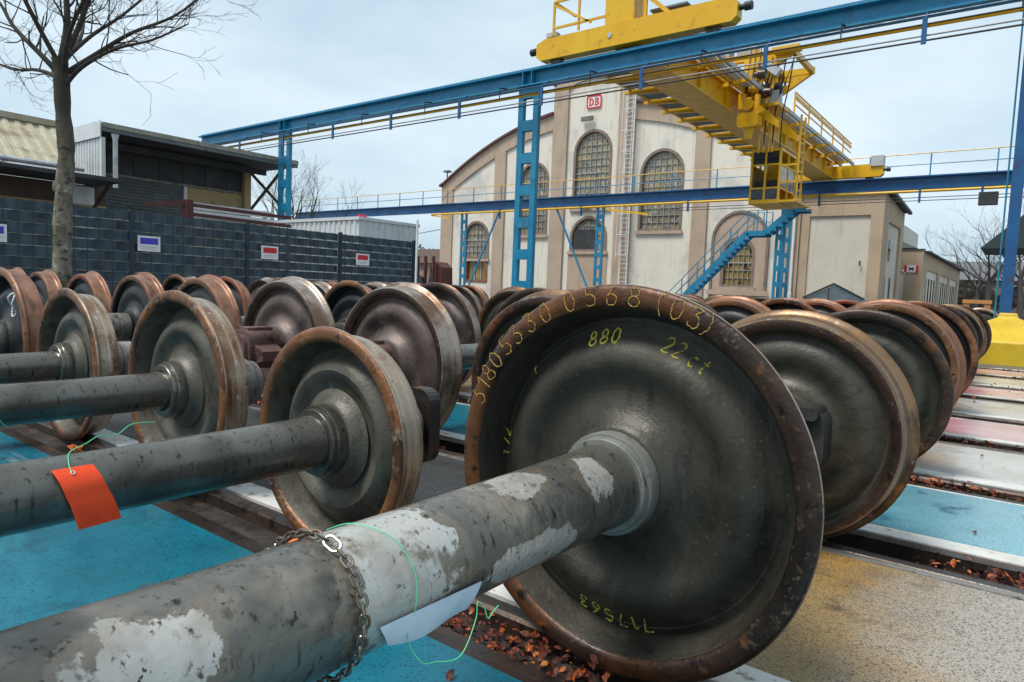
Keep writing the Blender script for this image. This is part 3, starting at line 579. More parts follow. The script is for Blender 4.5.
# ---------------------------------------------------------------- privacy fence on the left
FX, FY0, FP, NP, FH = -13.0, 1.08, 2.26, 5, 2.04
PY = [1.05, 3.30, 5.57, 7.85, 10.23, 12.62]
fence = thing('privacy_fence', (FX, 6, GZ), 'dark blue grey woven privacy fence along the left of the yard', 'fence')
for y in PY: build('post', MB().box((FX-.03, y-.035, GZ), (FX+.045, y+.035, FH+.03)), 'fence_post', fence)
rows = 11; hr = (FH-.02)/rows
def strip_mesh(L_, ph):
    b = MB(); n = int(L_/.035); per = .20
    for i in range(n+1):
        y = L_*i/n; d = .030*max(-1, min(1, 1.25*sin(2*pi*(y/(2*per)+ph*.5))))
        for z in (.008, hr-.012): b.v.append((d, y, z))
    for i in range(n): q = i*2; b.f.append([q, q+2, q+3, q+1]); b.m.append(0); b.sm.append(False)
    return b
for pi_ in range(5):
    y0, y1 = PY[pi_]+.04, PY[pi_+1]-.04
    ms_ = [strip_mesh(y1-y0, ph).mesh('strip') for ph in (0, 1)]
    wm = MB().tube([(0, 0, 0), (0, y1-y0, 0)], .006, 5).mesh('wire')
    um = MB().box((-.004, -.006, 0), (.004, .006, FH-.02)).mesh('upright_wire')
    yy = .1
    while yy < y1-y0: put('upright_wire', um, 'fence_post', fence, (.030, y0-6+yy, .02-GZ)); yy += .2
    for r_ in range(rows):
        put('strip', ms_[r_ % 2], 'fence_strip', fence, (0, y0-6, .02+r_*hr-GZ))
        put('wire', wm, 'wire_pale', fence, (.0, y0-6, .02+r_*hr-GZ))
def small_sign(y, colr, label, wd=.40):
    t = thing('fence_sign', (FX+.06, y, 1.33), label, 'sign', 'small signs on the fence')
    build('board', MB().box((FX+.045, y, 1.33), (FX+.06, y+wd, 1.61)), 'sign_white', t)
    build('colour_field', MB().box((FX+.0601, y+.04, 1.46), (FX+.063, y+wd-.04, 1.575)), colr, t)
    build('text_line', MB().box((FX+.0601, y+.06, 1.40), (FX+.062, y+wd-.06, 1.415)).box((FX+.0601, y+.06, 1.37), (FX+.062, y+wd-.1, 1.38)), 'sign_grey', t)
small_sign(3.28, 'sign_blue', 'white and blue sign at the left picture edge on the fence')
small_sign(5.66, 'sign_blue', 'white and blue sign on the fence right of the tree')
small_sign(8.15, 'sign_red', 'white and red sign at the middle of the fence')
small_sign(10.68, 'sign_red', 'white and red sign nearest the far end of the fence')

# ---------------------------------------------------------------- crane runways
def ladder_pillar(parent, X, Y, z0, z1, wd, dp, lw, per, hole, mat):
    p = build('pillar', MB().box((X-wd/2, Y-dp/2, z0), (X-wd/2+lw, Y+dp/2, z1)).box((X+wd/2-lw, Y-dp/2, z0), (X+wd/2, Y+dp/2, z1)), mat, parent)
    z = z0+.1
    while z < z1-.15:
        for s in (-1, 1): build('batten', MB().box((X-wd/2+lw, Y+s*dp/2-(.03 if s > 0 else .002), z), (X+wd/2-lw, Y+s*dp/2+(.002 if s > 0 else .03), min(z+per-hole, z1))), mat, p)
        z += per
    return p
def ibeam(b, x0, x1, Y, z0, z1, wd, tf=.035, tw=.03, m=0):
    b.box((x0, Y-wd/2, z0), (x1, Y+wd/2, z0+tf), m); b.box((x0, Y-wd/2, z1-tf), (x1, Y+wd/2, z1), m); b.box((x0, Y-tw/2, z0+tf), (x1, Y+tw/2, z1-tf), m)
NY = 14.4
rw = thing('crane_runway', (-10.7, NY, GZ), 'near bright blue crane runway girder on ladder pillars', 'crane runway')
b = MB(); ibeam(b, -27.2, 9, NY, 6.12, 6.52, .34); b.box((-27.2, NY-.035, 6.52), (9, NY+.035, 6.60))
gd = build('girder', b, 'steel_blue', rw)
for X in (-10.70, -21.45):
    for q in (-.15, .13): build('stiffener', MB().box((X+q, NY-.168, 6.156), (X+q+.02, NY+.168, 6.484)), 'steel_blue', gd)
    ladder_pillar(rw, X, NY, GZ, 6.118, .64, .13, .16, .83, .56, 'steel_blue')
# right hand solid column with pipes and yellow foot
b = MB(); X = -.33
b.box((X-.085, NY-.07, .72), (X+.085, NY-.052, 6.118)); b.box((X-.085, NY+.052, .72), (X+.085, NY+.07, 6.118)); b.box((X-.015, NY-.052, .72), (X+.015, NY+.052, 6.118))
build('column', b, 'steel_navy', rw)
build('pipe', MB().tube([(X-.14, NY-.02, .70), (X-.14, NY-.02, 6.1)], .014, 8), 'steel_blue', rw)
b = MB(); hx, hy = 1.0, .85; CX, CY = X+.05, NY+.02
def ring(hx, hy, z): return [(CX-hx, CY-hy, z), (CX+hx, CY-hy, z), (CX+hx, CY+hy, z), (CX-hx, CY+hy, z)]
vv = ring(hx, hy, GZ)+ring(hx, hy, .37)+ring(.14, .13, .76)+ring(.13, .12, .84)
ff = []
for k in range(3):
    for j in range(4): ff.append((k*4+j, k*4+(j+1) % 4, k*4+4+(j+1) % 4, k*4+4+j))
ff.append((12, 13, 14, 15)); b.add(vv, ff)
foot = build('foot', b, 'base_yellow', rw)
bv = foot.modifiers.new('bevel', 'BEVEL'); bv.width = .03; bv.segments = 3
# conductor bars hung in front of the girder
for z, r_, mt in ((5.96, .018, 'steel_navy'), (5.79, .042, 'crane_yellow'), (5.80, .015, 'cable_black'), (5.62, .016, 'cable_grey'), (5.52, .018, 'cable_black')):
    build('conductor_bar', MB().tube([(-24.5, NY-.42-(.05 if mt == 'cable_black' else 0), z), (9, NY-.42-(.05 if mt == 'cable_black' else 0), z)], r_, 8), mt, rw)
x = -23.6; i = 0
while x < 3:
    if i % 2 == 0: build('hanger', MB().box((x-.04, NY-.50, 5.46), (x+.04, NY-.46, 5.92)).bar((x, NY-.48, 5.9), (x, NY-.16, 6.13), .03), 'steel_navy', rw)
    else: build('hanger', MB().bar((x, NY-.44, 5.74), (x, NY-.44, 6.1), .02).bar((x, NY-.44, 6.08), (x, NY-.16, 6.13), .03), 'cable_black', rw)
    x += 1.36; i += 1

FY = 34.0
rf = thing('crane_runway', (-19.9, FY, GZ), 'far dark blue crane runway girder in front of the white hall', 'crane runway')
b = MB(); ibeam(b, -49, 1.5, FY, 5.86, 6.40, .40); b.box((-49, FY-.035, 6.40), (1.5, FY+.035, 6.45))
build('girder', b, 'steel_navy', rf)
for X in (-30.3, -19.9, -9.6):
    ladder_pillar(rf, X, FY, GZ, 5.858, .50, .12, .12, .72, .48, 'steel_blue')
build('brace', MB().bar((-30.0, FY+.02, .4), (-27.3, FY+.02, 5.86), .09), 'steel_blue', rf)
build('brace', MB().bar((-20.2, FY+.02, .4), (-23.0, FY+.02, 5.86), .09), 'steel_blue', rf)
X = -48.5
while X < 1:
    build('railing_post', MB().box((X-.025, FY+.16, 6.40), (X+.025, FY+.2, 7.42)), 'steel_blue', rf); X += 2.35
build('railing_top', MB().tube([(-48.5, FY+.18, 7.42), (1.2, FY+.18, 7.42)], .022, 6), 'crane_yellow', rf)
build('railing_middle', MB().tube([(-48.5, FY+.18, 6.95), (1.2, FY+.18, 6.95)], .022, 6), 'steel_blue', rf)
build('conductor_bar', MB().tube([(-33, FY-.35, 5.70), (1.2, FY-.35, 5.74)], .06, 8), 'crane_yellow', rf)
for z in (5.45, 5.32): build('conductor_bar', MB().tube([(-15, FY-.35, z), (1.2, FY-.35, z+.02)], .018, 6), 'cable_black', rf)
for X in (-27, -21, -14.5, -8.1, -4.1, -1.9, -.5): build('hanger', MB().box((X-.04, FY-.42, 5.25), (X+.04, FY-.30, 5.87)), 'steel_navy', rf)
build('end_box', MB().box((-2.0, FY-.6, 5.05), (-1.35, FY-.2, 5.55)), 'sheet_dark', rf)
build('bracket_arm', MB().bar((-19.4, FY-.3, 5.55), (-16.6, FY-.6, 5.15), .1), 'crane_yellow', rf); build('bracket_arm', MB().bar((-33, FY-.3, 5.65), (-31, FY-.6, 5.35), .08), 'crane_yellow', rf)

# ---------------------------------------------------------------- the yellow bridge crane
cr_t = thing('bridge_crane', (-8, 24, 6.6), 'yellow bridge crane spanning the two blue runways with its cabin', 'crane')
def carriage(Y, x0, x1, z0, z1, wd):
    b = MB()
    b.prism([[(x0, z0+.10), (x0+.12, z0), (x1-.12, z0), (x1, z0+.10), (x1, z1-.12), (x1-.25, z1), (x0+.25, z1), (x0, z1-.10)]], Y-wd/2, Y+wd/2)
    e = build('end_carriage', b, 'crane_yellow', cr_t)
    for X, s in ((x0, -1), (x1, 1)):
        build('buffer', MB().tube([(X, Y, z0+.30), (X+s*.10, Y, z0+.30), (X+s*.11, Y, z0+.30), (X+s*.26, Y, z0+.30)], [.06, .06, .09, .09], 12), 'cable_black', e)
    for X in (x0+.55, x1-.55): build('running_wheel', MB().lathe([(-.07, 0), (-.07, .16), (.07, .16), (.07, 0)], 24, (X, Y, z0-.01)), 'rail_steel', e)
    build('lamp', MB().lathe([(-wd/2-.02, 0), (-wd/2-.02, .06), (-wd/2-.005, .07)], 16, ((x0+x1)/2-.45, Y, (z0+z1)/2)), 'cabinet_grey', e)
    return e
e1 = carriage(NY, -10.45, -5.32, 6.68, 7.19, .30)
build('work_lamp', MB().box((-10.2, NY-.1, 7.24), (-9.9, NY+.1, 7.34)), 'cabinet_grey', e1)
e2 = carriage(FY, -10.4, -5.6, 6.50, 7.06, .36)
build('cabinet', MB().box((-6.1, FY-.26, 6.95), (-5.6, FY+.2, 7.4)), 'cabinet_grey', e2)
# main box girder with bottom and top flanges
b = MB(); b.box((-8.35, NY+.19, 6.50), (-7.65, FY-.19, 7.12)); b.box((-8.47, NY+.19, 6.45), (-7.53, FY-.19, 6.50)); b.box((-8.47, NY+.19, 7.12), (-7.53, FY-.19, 7.16)); b.box((-8.2, NY+.19, 7.16), (-8.13, FY-.19, 7.22))
mg = build('main_girder', b, 'crane_yellow', cr_t)
Y = NY+1.5
while Y < FY-1: build('web_stiffener', MB().box((-7.651, Y, 6.502), (-7.56, Y+.02, 7.118)), 'crane_yellow', mg); Y += 2
wk = build('walkway', MB().box((-9.62, NY+.5, 6.70), (-9.54, FY-.4, 6.80)), 'crane_yellow', cr_t)
Y = NY+.9; i = 0
while Y < FY-1:
    build('bracket', MB().prism([[(-9.75, 6.62), (-8.36, 6.52), (-8.36, 6.72), (-9.75, 6.70)]], Y-.06, Y+.06), 'crane_yellow', wk)
    build('grating', MB().box((-9.53, Y+.10, 6.72), (-8.50, Y+1.12, 6.745)), 'grate_grey', wk)
    Y += 1.22
# handrail and cable tray on the right side of the bridge
for z, r_ in ((8.0, .03), (7.6, .025)): build('handrail', MB().tube([(-6.95, 24.6, z), (-6.95, FY-.3, z)], r_, 6), 'crane_yellow', cr_t)
Y = 24.6
while Y < FY: build('rail_post', MB().box((-6.98, Y-.02, 7.15), (-6.93, Y+.02, 8.02)), 'crane_yellow', cr_t); Y += 1.9
build('handrail', MB().bar((-6.95, 24.6, 7.85), (-6.95, FY-.3, 7.85), .05, .12), 'crane_yellow', cr_t)
for k in range(3): build('cable_tray_rail', MB().bar((-7.25+.1*k, 15.2, 7.19), (-7.25+.1*k, FY-.3, 7.19), .05, .10), 'galvanised', cr_t)
for x_ in (-7.3, -6.8): build('side_beam', MB().bar((x_, NY+.3, 7.08), (x_, FY-.3, 7.08), .09, .12), 'crane_yellow' if x_ < -7 else 'cabinet_grey', cr_t)
Y = NY+1.2
while Y < FY-.5: build('outrigger', MB().bar((-7.64, Y, 6.95), (-6.7, Y, 7.06), .08, .1), 'crane_yellow', cr_t); Y += 1.9
# trolley straddling the girder
ty = 22.0
tr = build('trolley_frame', MB().box((-8.9, ty-1.25, 8.02), (-5.95, ty-1.05, 8.22)).box((-8.9, ty+.85, 8.02), (-5.95, ty+1.0, 8.22)).box((-8.85, ty-1.05, 8.05), (-8.65, ty+.85, 8.2)).box((-7.05, ty-1.05, 8.05), (-6.85, ty+.85, 8.2)).box((-6.1, ty-1.05, 8.05), (-5.97, ty+.85, 8.2)), 'crane_yellow', cr_t)
for dy in (-1.25, .86):
    build('leg', MB().prism([[(-7.42, 6.70), (-7.08, 6.70), (-7.08, 7.35), (-6.0, 8.02), (-7.42, 8.02)], [(-7.0, 7.62), (-6.6, 7.86), (-7.0, 7.88)]], ty+dy, ty+dy+.14), 'crane_yellow', tr)
    build('leg', MB().box((-8.85, ty+dy, 7.2), (-8.6, ty+dy+.14, 8.02)), 'crane_yellow', tr)
    build('arm', MB().prism([[(-7.5, 6.55), (-7.2, 6.55), (-6.3, 5.95), (-6.3, 6.15), (-7.1, 6.95), (-7.5, 6.95)]], ty+dy+.02, ty+dy+.12), 'crane_yellow', tr)
build('hoist_drum', MB().lathe([(-.7, 0), (-.7, .32), (-.64, .32), (-.62, .24), (.62, .24), (.64, .32), (.7, .32), (.7, 0)], 28, (-7.55, ty, 8.52)), 'cabinet_grey', tr)
build('motor', MB().lathe([(-.4, 0), (-.4, .18), (.3, .18), (.34, .12), (.45, .12), (.45, 0)], 20, (-8.45, ty-.2, 8.42)), 'steel_blue', tr)
gb = MB(); gb.prism([[(x-8.3, z+8.5) for x, z in rrect(.6, .5, .1)]], ty-1.0, ty-.55); build('gearbox', gb, 'cabinet_grey', tr)
for bb in (((-8.0, ty-1.2, 8.75), (-7.0, ty-.95, 8.87)), ((-7.2, ty-1.15, 8.22), (-7.05, ty-1.0, 8.75)), ((-8.75, ty-1.15, 8.22), (-8.62, ty-1.0, 8.8))): build('beam', MB().box(*bb), 'crane_yellow', tr)
build('cabinet', MB().bar((-6.75, ty-1.45, 7.80), (-6.3, ty-1.45, 7.45), .2, .22), 'cabinet_grey', tr)
build('cabinet', MB().box((-6.66, ty-1.15, 6.69), (-6.36, ty-.8, 7.2)), 'cabinet_grey', tr)
build('motor', MB().tube([(-7.0, ty-1.0, 7.15), (-6.35, ty-1.0, 7.15)], .17, 14), 'cable_black', tr)
build('platform', MB().box((-7.05, ty-1.3, 6.60), (-6.3, ty-.3, 6.68)), 'crane_yellow', tr); build('platform', MB().box((-6.5, ty-1.65, 8.02), (-5.75, ty-1.27, 8.14)), 'crane_yellow', tr)
# hoist rope block and hook
hb = MB()
hb.prism([[(x-7.05, z+6.15) for x, z in rrect(.62, .42, .12)]], ty-1.75, ty-1.35); hb.tube([(-7.05, ty-1.55, 6.0), (-7.05, ty-1.55, 5.62)], [.17, .1], 14); hb.tube([(-7.3, ty-1.55, 6.5), (-7.3, ty-1.55, 6.95)], .12, 12); hb.tube([(-6.9, ty-1.55, 6.3), (-6.85, ty-1.5, 6.9)], .09, 12)
hb.lathe([(-.12, 0), (-.12, .17), (.12, .17), (.12, 0)], 18, (-7.1, ty-1.55, 6.62)); hb.lathe([(-.1, 0), (-.1, .12), (.1, .12), (.1, 0)], 18, (-6.75, ty-1.6, 6.42))
build('hook_block', hb, 'crane_yellow', tr)
for x_ in (-7.25, -7.1, -6.95): build('rope', MB().tube([(x_, ty-1.5, 6.9), (x_+.02, ty-1.2, 8.5)], .014, 5), 'cable_black', tr)
for x_ in (-6.9, -6.75, -6.6, -6.5): build('hanger', MB().tube([(x_, ty-1.0, 5.3), (x_, ty-1.0, 6.6)], .03, 6), 'crane_yellow', tr)
build('cable', MB().tube([(-6.0, ty-1, 8.05), (-6.25, ty-1, 7.3), (-6.42, ty-1, 6.8)], .012, 5), 'cable_black', tr)
for k in range(7):                                 # festoon cable loops under the trolley frame
    y_ = ty-1.0+k*.32; build('festoon_cable', MB().tube(spline([(-7.3, y_, 8.0), (-7.15, y_+.03, 7.5-.1*(k % 2)), (-6.95, y_+.06, 7.45-.1*(k % 2)), (-6.8, y_+.1, 8.0)], 5), .022, 5), 'cable_black', tr)
for k, (x_, z_) in enumerate(((-7.35, 7.25), (-7.0, 7.1), (-6.65, 6.95), (-7.2, 6.75), (-6.85, 7.5))):
    build('gear_housing', MB().tube([(x_-.16, ty-1.45, z_), (x_-.05, ty-1.45, z_), (x_-.04, ty-1.45, z_), (x_+.16, ty-1.45, z_)], [.09, .09, .14, .12], 12), 'crane_yellow' if k % 2 else 'cover_rust', tr)
    build('strut', MB().bar((x_, ty-1.38, z_-.3), (x_+.25, ty-1.3, z_+.55), .05, .08), 'crane_yellow', tr)
for x_ in (-6.45, -6.2, -5.98): build('conduit', MB().tube([(x_, ty-1.2, 8.0), (x_-.1, ty-1.15, 7.2), (x_-.25, ty-1.1, 6.4), (x_-.3, ty-1.0, 5.4)], .02, 5), 'cable_black', tr)
# driver cabin
cx0, cx1, cy0, cy1, cz0, cz1 = -7.15, -6.25, ty-.85, ty+.75, 3.92, 5.36
cb = build('cabin', MB().box((cx0, cy0, cz0-.12), (cx1, cy1, cz0)).box((cx0, cy0, cz1), (cx1, cy1, cz1+.08)).box((cx0+.06, cy1-.06, cz0), (cx1-.06, cy1, cz1)), 'crane_yellow', cr_t)
for X in (cx0, cx1-.06):
    for Y in (cy0, (cy0+cy1)/2, cy1-.06): build('cabin_post', MB().box((X, Y, cz0), (X+.06, Y+.06, cz1)), 'crane_yellow', cb)
build('cabin_post', MB().box(((cx0+cx1)/2-.03, cy0, cz0), ((cx0+cx1)/2+.03, cy0+.06, cz1)), 'crane_yellow', cb)
for z in (cz0+.32, cz1-.42):
    for bb in (((cx0+.06, cy0+.005, z), (cx1-.06, cy0+.05, z+.05)), ((cx0+.005, cy0+.06, z), (cx0+.05, cy1-.06, z+.05)), ((cx1-.05, cy0+.06, z), (cx1-.005, cy1-.06, z+.05))): build('cabin_rail', MB().box(*bb), 'crane_yellow', cb)
build('pane', MB().box((cx0+.06, cy0+.02, cz0), (cx1-.06, cy0+.03, cz0+.32)), 'window_dark', cb); build('pane', MB().box((cx0+.06, cy0+.02, cz1-.37), (cx1-.06, cy0+.03, cz1)), 'window_dark', cb)
build('pane', MB().box((cx0+.02, cy0+.06, cz0+.37), (cx0+.03, cy1-.06, cz1-.42)), 'window_glass', cb); build('pane', MB().box((cx1-.03, cy0+.06, cz0+.37), (cx1-.02, cy1-.06, cz1-.42)), 'window_glass', cb)
build('seat', MB().box((cx0+.25, cy0+.5, cz0), (cx1-.25, cy0+.95, cz0+.45)).box((cx0+.25, cy0+.9, cz0+.45), (cx1-.25, cy0+1.0, cz1-.35)), 'crane_yellow', cb)
build('console', MB().box((cx0+.12, cy0+.2, cz0), (cx1-.12, cy0+.45, cz0+.6)), 'cable_black', cb)
lad = MB()
for Y in (cy0+.2, cy0+.65): lad.box((-5.84, Y, 3.8), (-5.79, Y+.05, 6.4))
for k in range(9): lad.box((-5.83, cy0+.25, 3.9+k*.28), (-5.80, cy0+.65, 3.94+k*.28))
build('ladder', lad, 'crane_yellow', cb)
build('balcony', MB().box((cx1, cy0, cz0-.10), (-5.75, cy1, cz0-.03)), 'crane_yellow', cb)
for zz in (.5, 1.0): build('balcony_rail', MB().bar((cx1, cy0+.03, cz0+zz), (-5.8, cy0+.03, cz0+zz), .05), 'crane_yellow', cb)
# drive cabinet and railing over the near carriage
build('drive_cabinet', MB().box((-8.5, NY-.12, 7.20), (-7.75, NY+.5, 8.6)), 'crane_yellow', cr_t)
rl = MB()
for x_ in (-9.98, -9.25): rl.box((x_-.025, NY-.12, 7.25), (x_+.025, NY-.07, 8.05))
rl.bar((-9.98, NY-.1, 8.05), (-8.5, NY-.1, 8.05), .05); rl.bar((-9.98, NY-.1, 7.98), (-8.9, NY-.1, 7.36), .05); rl.bar((-9.98, NY-.1, 7.42), (-8.5, NY-.1, 7.42), .05); rl.bar((-9.98, NY-.1, 8.05), (-9.98, NY+.9, 8.05), .05)
build('railing', rl, 'crane_yellow', cr_t)
build('brace', MB().bar((-7.7, NY+.1, 7.9), (-6.9, NY+.1, 7.19), .09), 'crane_yellow', cr_t); build('post', MB().bar((-7.5, NY-.02, 8.6), (-7.5, NY-.02, 7.19), .07), 'crane_yellow', cr_t)
build('grating', MB().box((-7.5, NY+.2, 7.42), (-6.6, NY+1.0, 7.46)), 'grate_grey', cr_t)

# ---------------------------------------------------------------- blue access stair to the cabin
st = thing('access_stair', (-11, 32.4, GZ), 'blue steel stair climbing to the crane cabin landing', 'stair')
SY0, SY1 = 31.9, 32.8
xa, za, xb, zb, xc, zc, xd, zd = -14.6, GZ, -10.75, 3.95, -9.9, 3.95, -8.75, 4.95
for Y in (SY0, SY1):
    build('stringer', MB().bar((xa, Y, za), (xb, Y, zb), .05, .24).bar((xb, Y, zb-.05), (xc, Y, zc-.05), .05, .24).bar((xc, Y, zc), (xd, Y, zd), .05, .24).bar((xd, Y, zd-.02), (-8.2, Y, zd-.02), .05, .2), 'steel_blue', st)
    rail = MB()
    for hgt in (.55, 1.0):
        rail.tube([(xa, Y, za+hgt), (xb, Y, zb+hgt), (xc, Y, zc+hgt)], .022, 6)
    build('handrail', rail, 'steel_blue', st)
    for k in range(6):
        f = k/5; x_ = xa+(xb-xa)*f; z_ = za+(zb-za)*f; build('rail_post', MB().box((x_-.02, Y-.02, z_), (x_+.02, Y+.02, z_+1.0)), 'steel_blue', st)
    for x_ in (-10.3, xc): build('rail_post', MB().box((x_-.02, Y-.02, zb), (x_+.02, Y+.02, zb+1.0)), 'steel_blue', st)
for k in range(20):
    f = (k+.5)/20; x_ = xa+(xb-xa)*f; z_ = za+(zb-za)*f
    build('tread', MB().box((x_-.12, SY0+.026, z_-.02), (x_+.12, SY1-.026, z_+.01)), 'steel_blue', st)
for k in range(5):
    f = (k+.5)/5; x_ = xc+(xd-xc)*f; z_ = zc+(zd-zc)*f
    build('tread', MB().box((x_-.12, SY0+.026, z_-.02), (x_+.12, SY1-.026, z_+.01)), 'steel_blue', st)
build('landing', MB().box((xb, SY0+.026, zb-.06), (xc, SY1-.026, zb-.02)).box((xd, SY0+.026, zd-.05), (-8.2, SY1-.026, zd-.01)), 'steel_blue', st)
ladder_pillar(st, -9.35, 32.35, GZ, 4.3, .44, .12, .11, .72, .48, 'steel_blue')

# ---------------------------------------------------------------- the white gabled hall
HY, HC = 38.0, -23.08
hall = thing('hall', (HC, HY, GZ), 'large white hall with curved gable, beige pilasters and arched windows', 'building')
HW = 13.06
def roof_z(d):                                   # height of the curved gable at distance d from the axis
    f = min(1, abs(d)/HW); return 12.75-4.4*f**2.0
def rect(x0, x1, z0, z1): return [(x0, z0), (x1, z0), (x1, z1), (x0, z1)]
def arched(x0, x1, z0, zs, n=12):                # rectangle with elliptic arch; zs = crown height
    r = (x1-x0)/2; h = min(r, zs-z0-.1); cx_ = (x0+x1)/2
    return [(x0, z0), (x1, z0)]+[(cx_+r*cos(pi*i/n), zs-h+h*sin(pi*i/n)) for i in range(n+1)]
dz = [HW-2*HW*i/60 for i in range(61)]
TW = 3.02                                         # half width of the tower
def outline(inset=0.0, zb=GZ):
    o = [(HC-HW+inset, zb), (HC+HW-inset, zb)]
    right = [d for d in [HW-inset-(HW-inset-TW)*i/24 for i in range(25)]]
    o += [(HC+d, roof_z(d)-inset*.8) for d in right]
    o += [(HC+TW, 14.3)]+[(HC+TW*cos(pi*i/16), 14.3+.75*sin(pi*i/16)) for i in range(1, 16)]+[(HC-TW, 14.3)]
    o += [(HC-d, roof_z(d)-inset*.8) for d in right[::-1]]
    return o
WIN = [  # x0, x1, sill, crown, columns, rows, glass
 (-33.75, -31.50, 3.05, 5.60, 6, 6, 'window_glass'), (-28.75, -26.48, 4.70, 9.45, 6, 11, 'window_glass'), (-24.33, -21.73, 6.35, 11.15, 7, 11, 'window_glass'),
 (-24.35, -21.80, 3.57, 5.65, 6, 4, 'window_glass'), (-19.45, -16.83, 4.80, 9.50, 7, 11, 'window_glass'), (-14.05, -12.38, 1.56, 4.15, 6, 6, 'window_warm')]
holes = [arched(x0, x1, z0, z1) for x0, x1, z0, z1, *_ in WIN]+[rect(-33.5, -31.55, 1.35, 2.9)]
build('wall', MB().prism([outline()]+holes, HY, HY+.45), 'render_white', hall)
# beige: pilasters, arch band, plinth recess panels
def pil(x0, x1, z1, dy=.14, z0=GZ): build('pilaster', MB().box((x0, HY-dy, z0), (x1, HY-.002, z1)), 'render_beige', hall)
pil(-36.16, -35.0, 8.0, .10); pil(-31.0, -30.05, 10.45); pil(-26.10, -24.98, 14.30, .16); pil(-21.18, -20.06, 14.30, .16); pil(-16.08, -15.15, 10.45); pil(-11.0, -10.0, 7.9, .10)
def arch_band(d0, d1, w0, w1, mat, y0, y1, name):
    n = 24; A = [(HC+d0+(d1-d0)*i/n) for i in range(n+1)]
    o = [(x, roof_z(x-HC)+w0) for x in A]+[(x, roof_z(x-HC)+w1) for x in A[::-1]]
    build(name, MB().prism([o], y0, y1), mat, hall)
for s in (-1, 1):
    arch_band(s*TW, s*HW, -1.0, .0, 'render_beige', HY-.12, HY-.003, 'arch_band')
    arch_band(s*TW, s*(HW+.15), .0, .16, 'roof_trim', HY-.30, HY+.5, 'roof_edge')
tz = [(HC+TW*cos(pi*i/20), 14.3+.75*sin(pi*i/20)) for i in range(21)]
build('tower_band', MB().prism([tz[::1]+[(HC-TW*cos(pi*i/20)*.63, 13.9+.55*sin(pi*i/20)) for i in range(21)]], HY-.13, HY-.003), 'render_beige', hall)
build('tower_edge', MB().prism([[(x, z+.002) for x, z in tz]+[(HC-(TW+.12)*cos(pi*i/20), 14.36+.82*sin(pi*i/20)) for i in range(21)]], HY-.22, HY+.5), 'roof_trim', hall)
b = MB()
n = 36
for i in range(n+1):
    d = -HW+2*HW*i/n; b.v += [(HC+d, HY+.45, roof_z(d)-.02), (HC+d, HY+46, roof_z(d)-.02)]
for i in range(n): b.f.append([2*i, 2*i+2, 2*i+3, 2*i+1]); b.m.append(0); b.sm.append(True)
build('roof', b, 'roof_dark', hall)
build('side_wall', MB().box((HC-HW, HY+.45, GZ), (HC-HW+.4, HY+46, 8.3)), 'render_white', hall)
build('side_wall', MB().box((HC+HW-.4, HY+.45, GZ), (HC+HW, HY+46, 8.3)), 'render_white', hall)
build('tower', MB().box((HC-TW, HY+.45, 11), (HC-TW+.3, HY+4, 14.3)).box((HC+TW-.3, HY+.45, 11), (HC+TW, HY+4, 14.3)), 'render_beige', hall)
def window(x0, x1, z0, z1, nc, nr, glass, parent, Y=HY, trim=True):
    fr = MB(); fr.prism([arched(x0-.12, x1+.12, z0-.10, z1+.12), arched(x0+.05, x1-.05, z0+.05, z1-.05)], Y-.05, Y+.12)
    wn = build('window', fr, 'window_frame', parent)
    build('pane', MB().prism([arched(x0+.01, x1-.01, z0+.01, z1-.01)], Y+.16, Y+.20), glass, wn)
    br = MB(); r = (x1-x0)/2; h = min(r, z1-z0-.1)
    for i in range(1, nc):
        x = x0+(x1-x0)*i/nc; q = (x-(x0+x1)/2)/r; zt = z1-h+h*sqrt(max(0, 1-q*q)); br.box((x-.019, Y+.10, z0), (x+.019, Y+.15, zt))
    for i in range(1, nr):
        z = z0+(z1-z0)*i/nr; q = max(0, (z-(z1-h))/h); hw = r*sqrt(max(0, 1-q*q)); th = .045 if i == nr//2 else .016
        br.box(((x0+x1)/2-hw, Y+.097, z-th), ((x0+x1)/2+hw, Y+.153, z+th))
    build('glazing_bars', br, 'window_bars', wn)
    if trim: build('sill', MB().box((x0-.22, Y-.14, z0-.28), (x1+.22, Y-.052, z0-.08)), 'render_beige', wn)
    return wn
for x0, x1, z0, z1, nc, nr, g in WIN: window(x0, x1, z0, z1, nc, nr, g, hall)
dw = build('window', MB().prism([rect(-33.6, -31.45, 1.25, 3.0), rect(-33.42, -31.63, 1.42, 2.86)], HY-.05, HY+.12), 'wood_door', hall)
build('pane', MB().box((-33.5, HY+.16, 1.35), (-31.55, HY+.2, 2.9)), 'window_warm', dw)
build('glazing_bars', MB().box((-32.85, HY+.1, 1.4), (-32.7, HY+.15, 2.88)).box((-32.2, HY+.1, 1.4), (-32.1, HY+.15, 2.88)), 'window_bars', dw)
build('door_panel', MB().box((-24.55, HY-.05, GZ), (-21.6, HY-.003, 3.28)), 'render_beige', hall)
o1 = arched(-14.65, -11.68, GZ, 5.62); o2 = arched(-14.05-.13, -12.38+.13, 1.46, 4.28)
build('arch_panel', MB().prism([o1, o2], HY-.05, HY-.003), 'render_beige', hall)
build('arch_moulding', MB().prism([arched(-14.78, -11.55, GZ+.01, 5.75), arched(-14.64, -11.69, GZ+.012, 5.61)], HY-.12, HY-.052), 'window_frame', hall)
build('sill', MB().box((-14.9, HY-.16, 1.02), (-11.4, HY-.125, 1.3)), 'render_beige', hall)
build('fan_cover', MB().box((-24.2, HY+.02, 3.62), (-22.6, HY+.095, 4.9)), 'sheet_dark', hall)
build('flood_lamp', MB().box((-23.85, HY-.32, 11.78), (-23.0, HY-.17, 12.05)), 'housing_grey', hall)
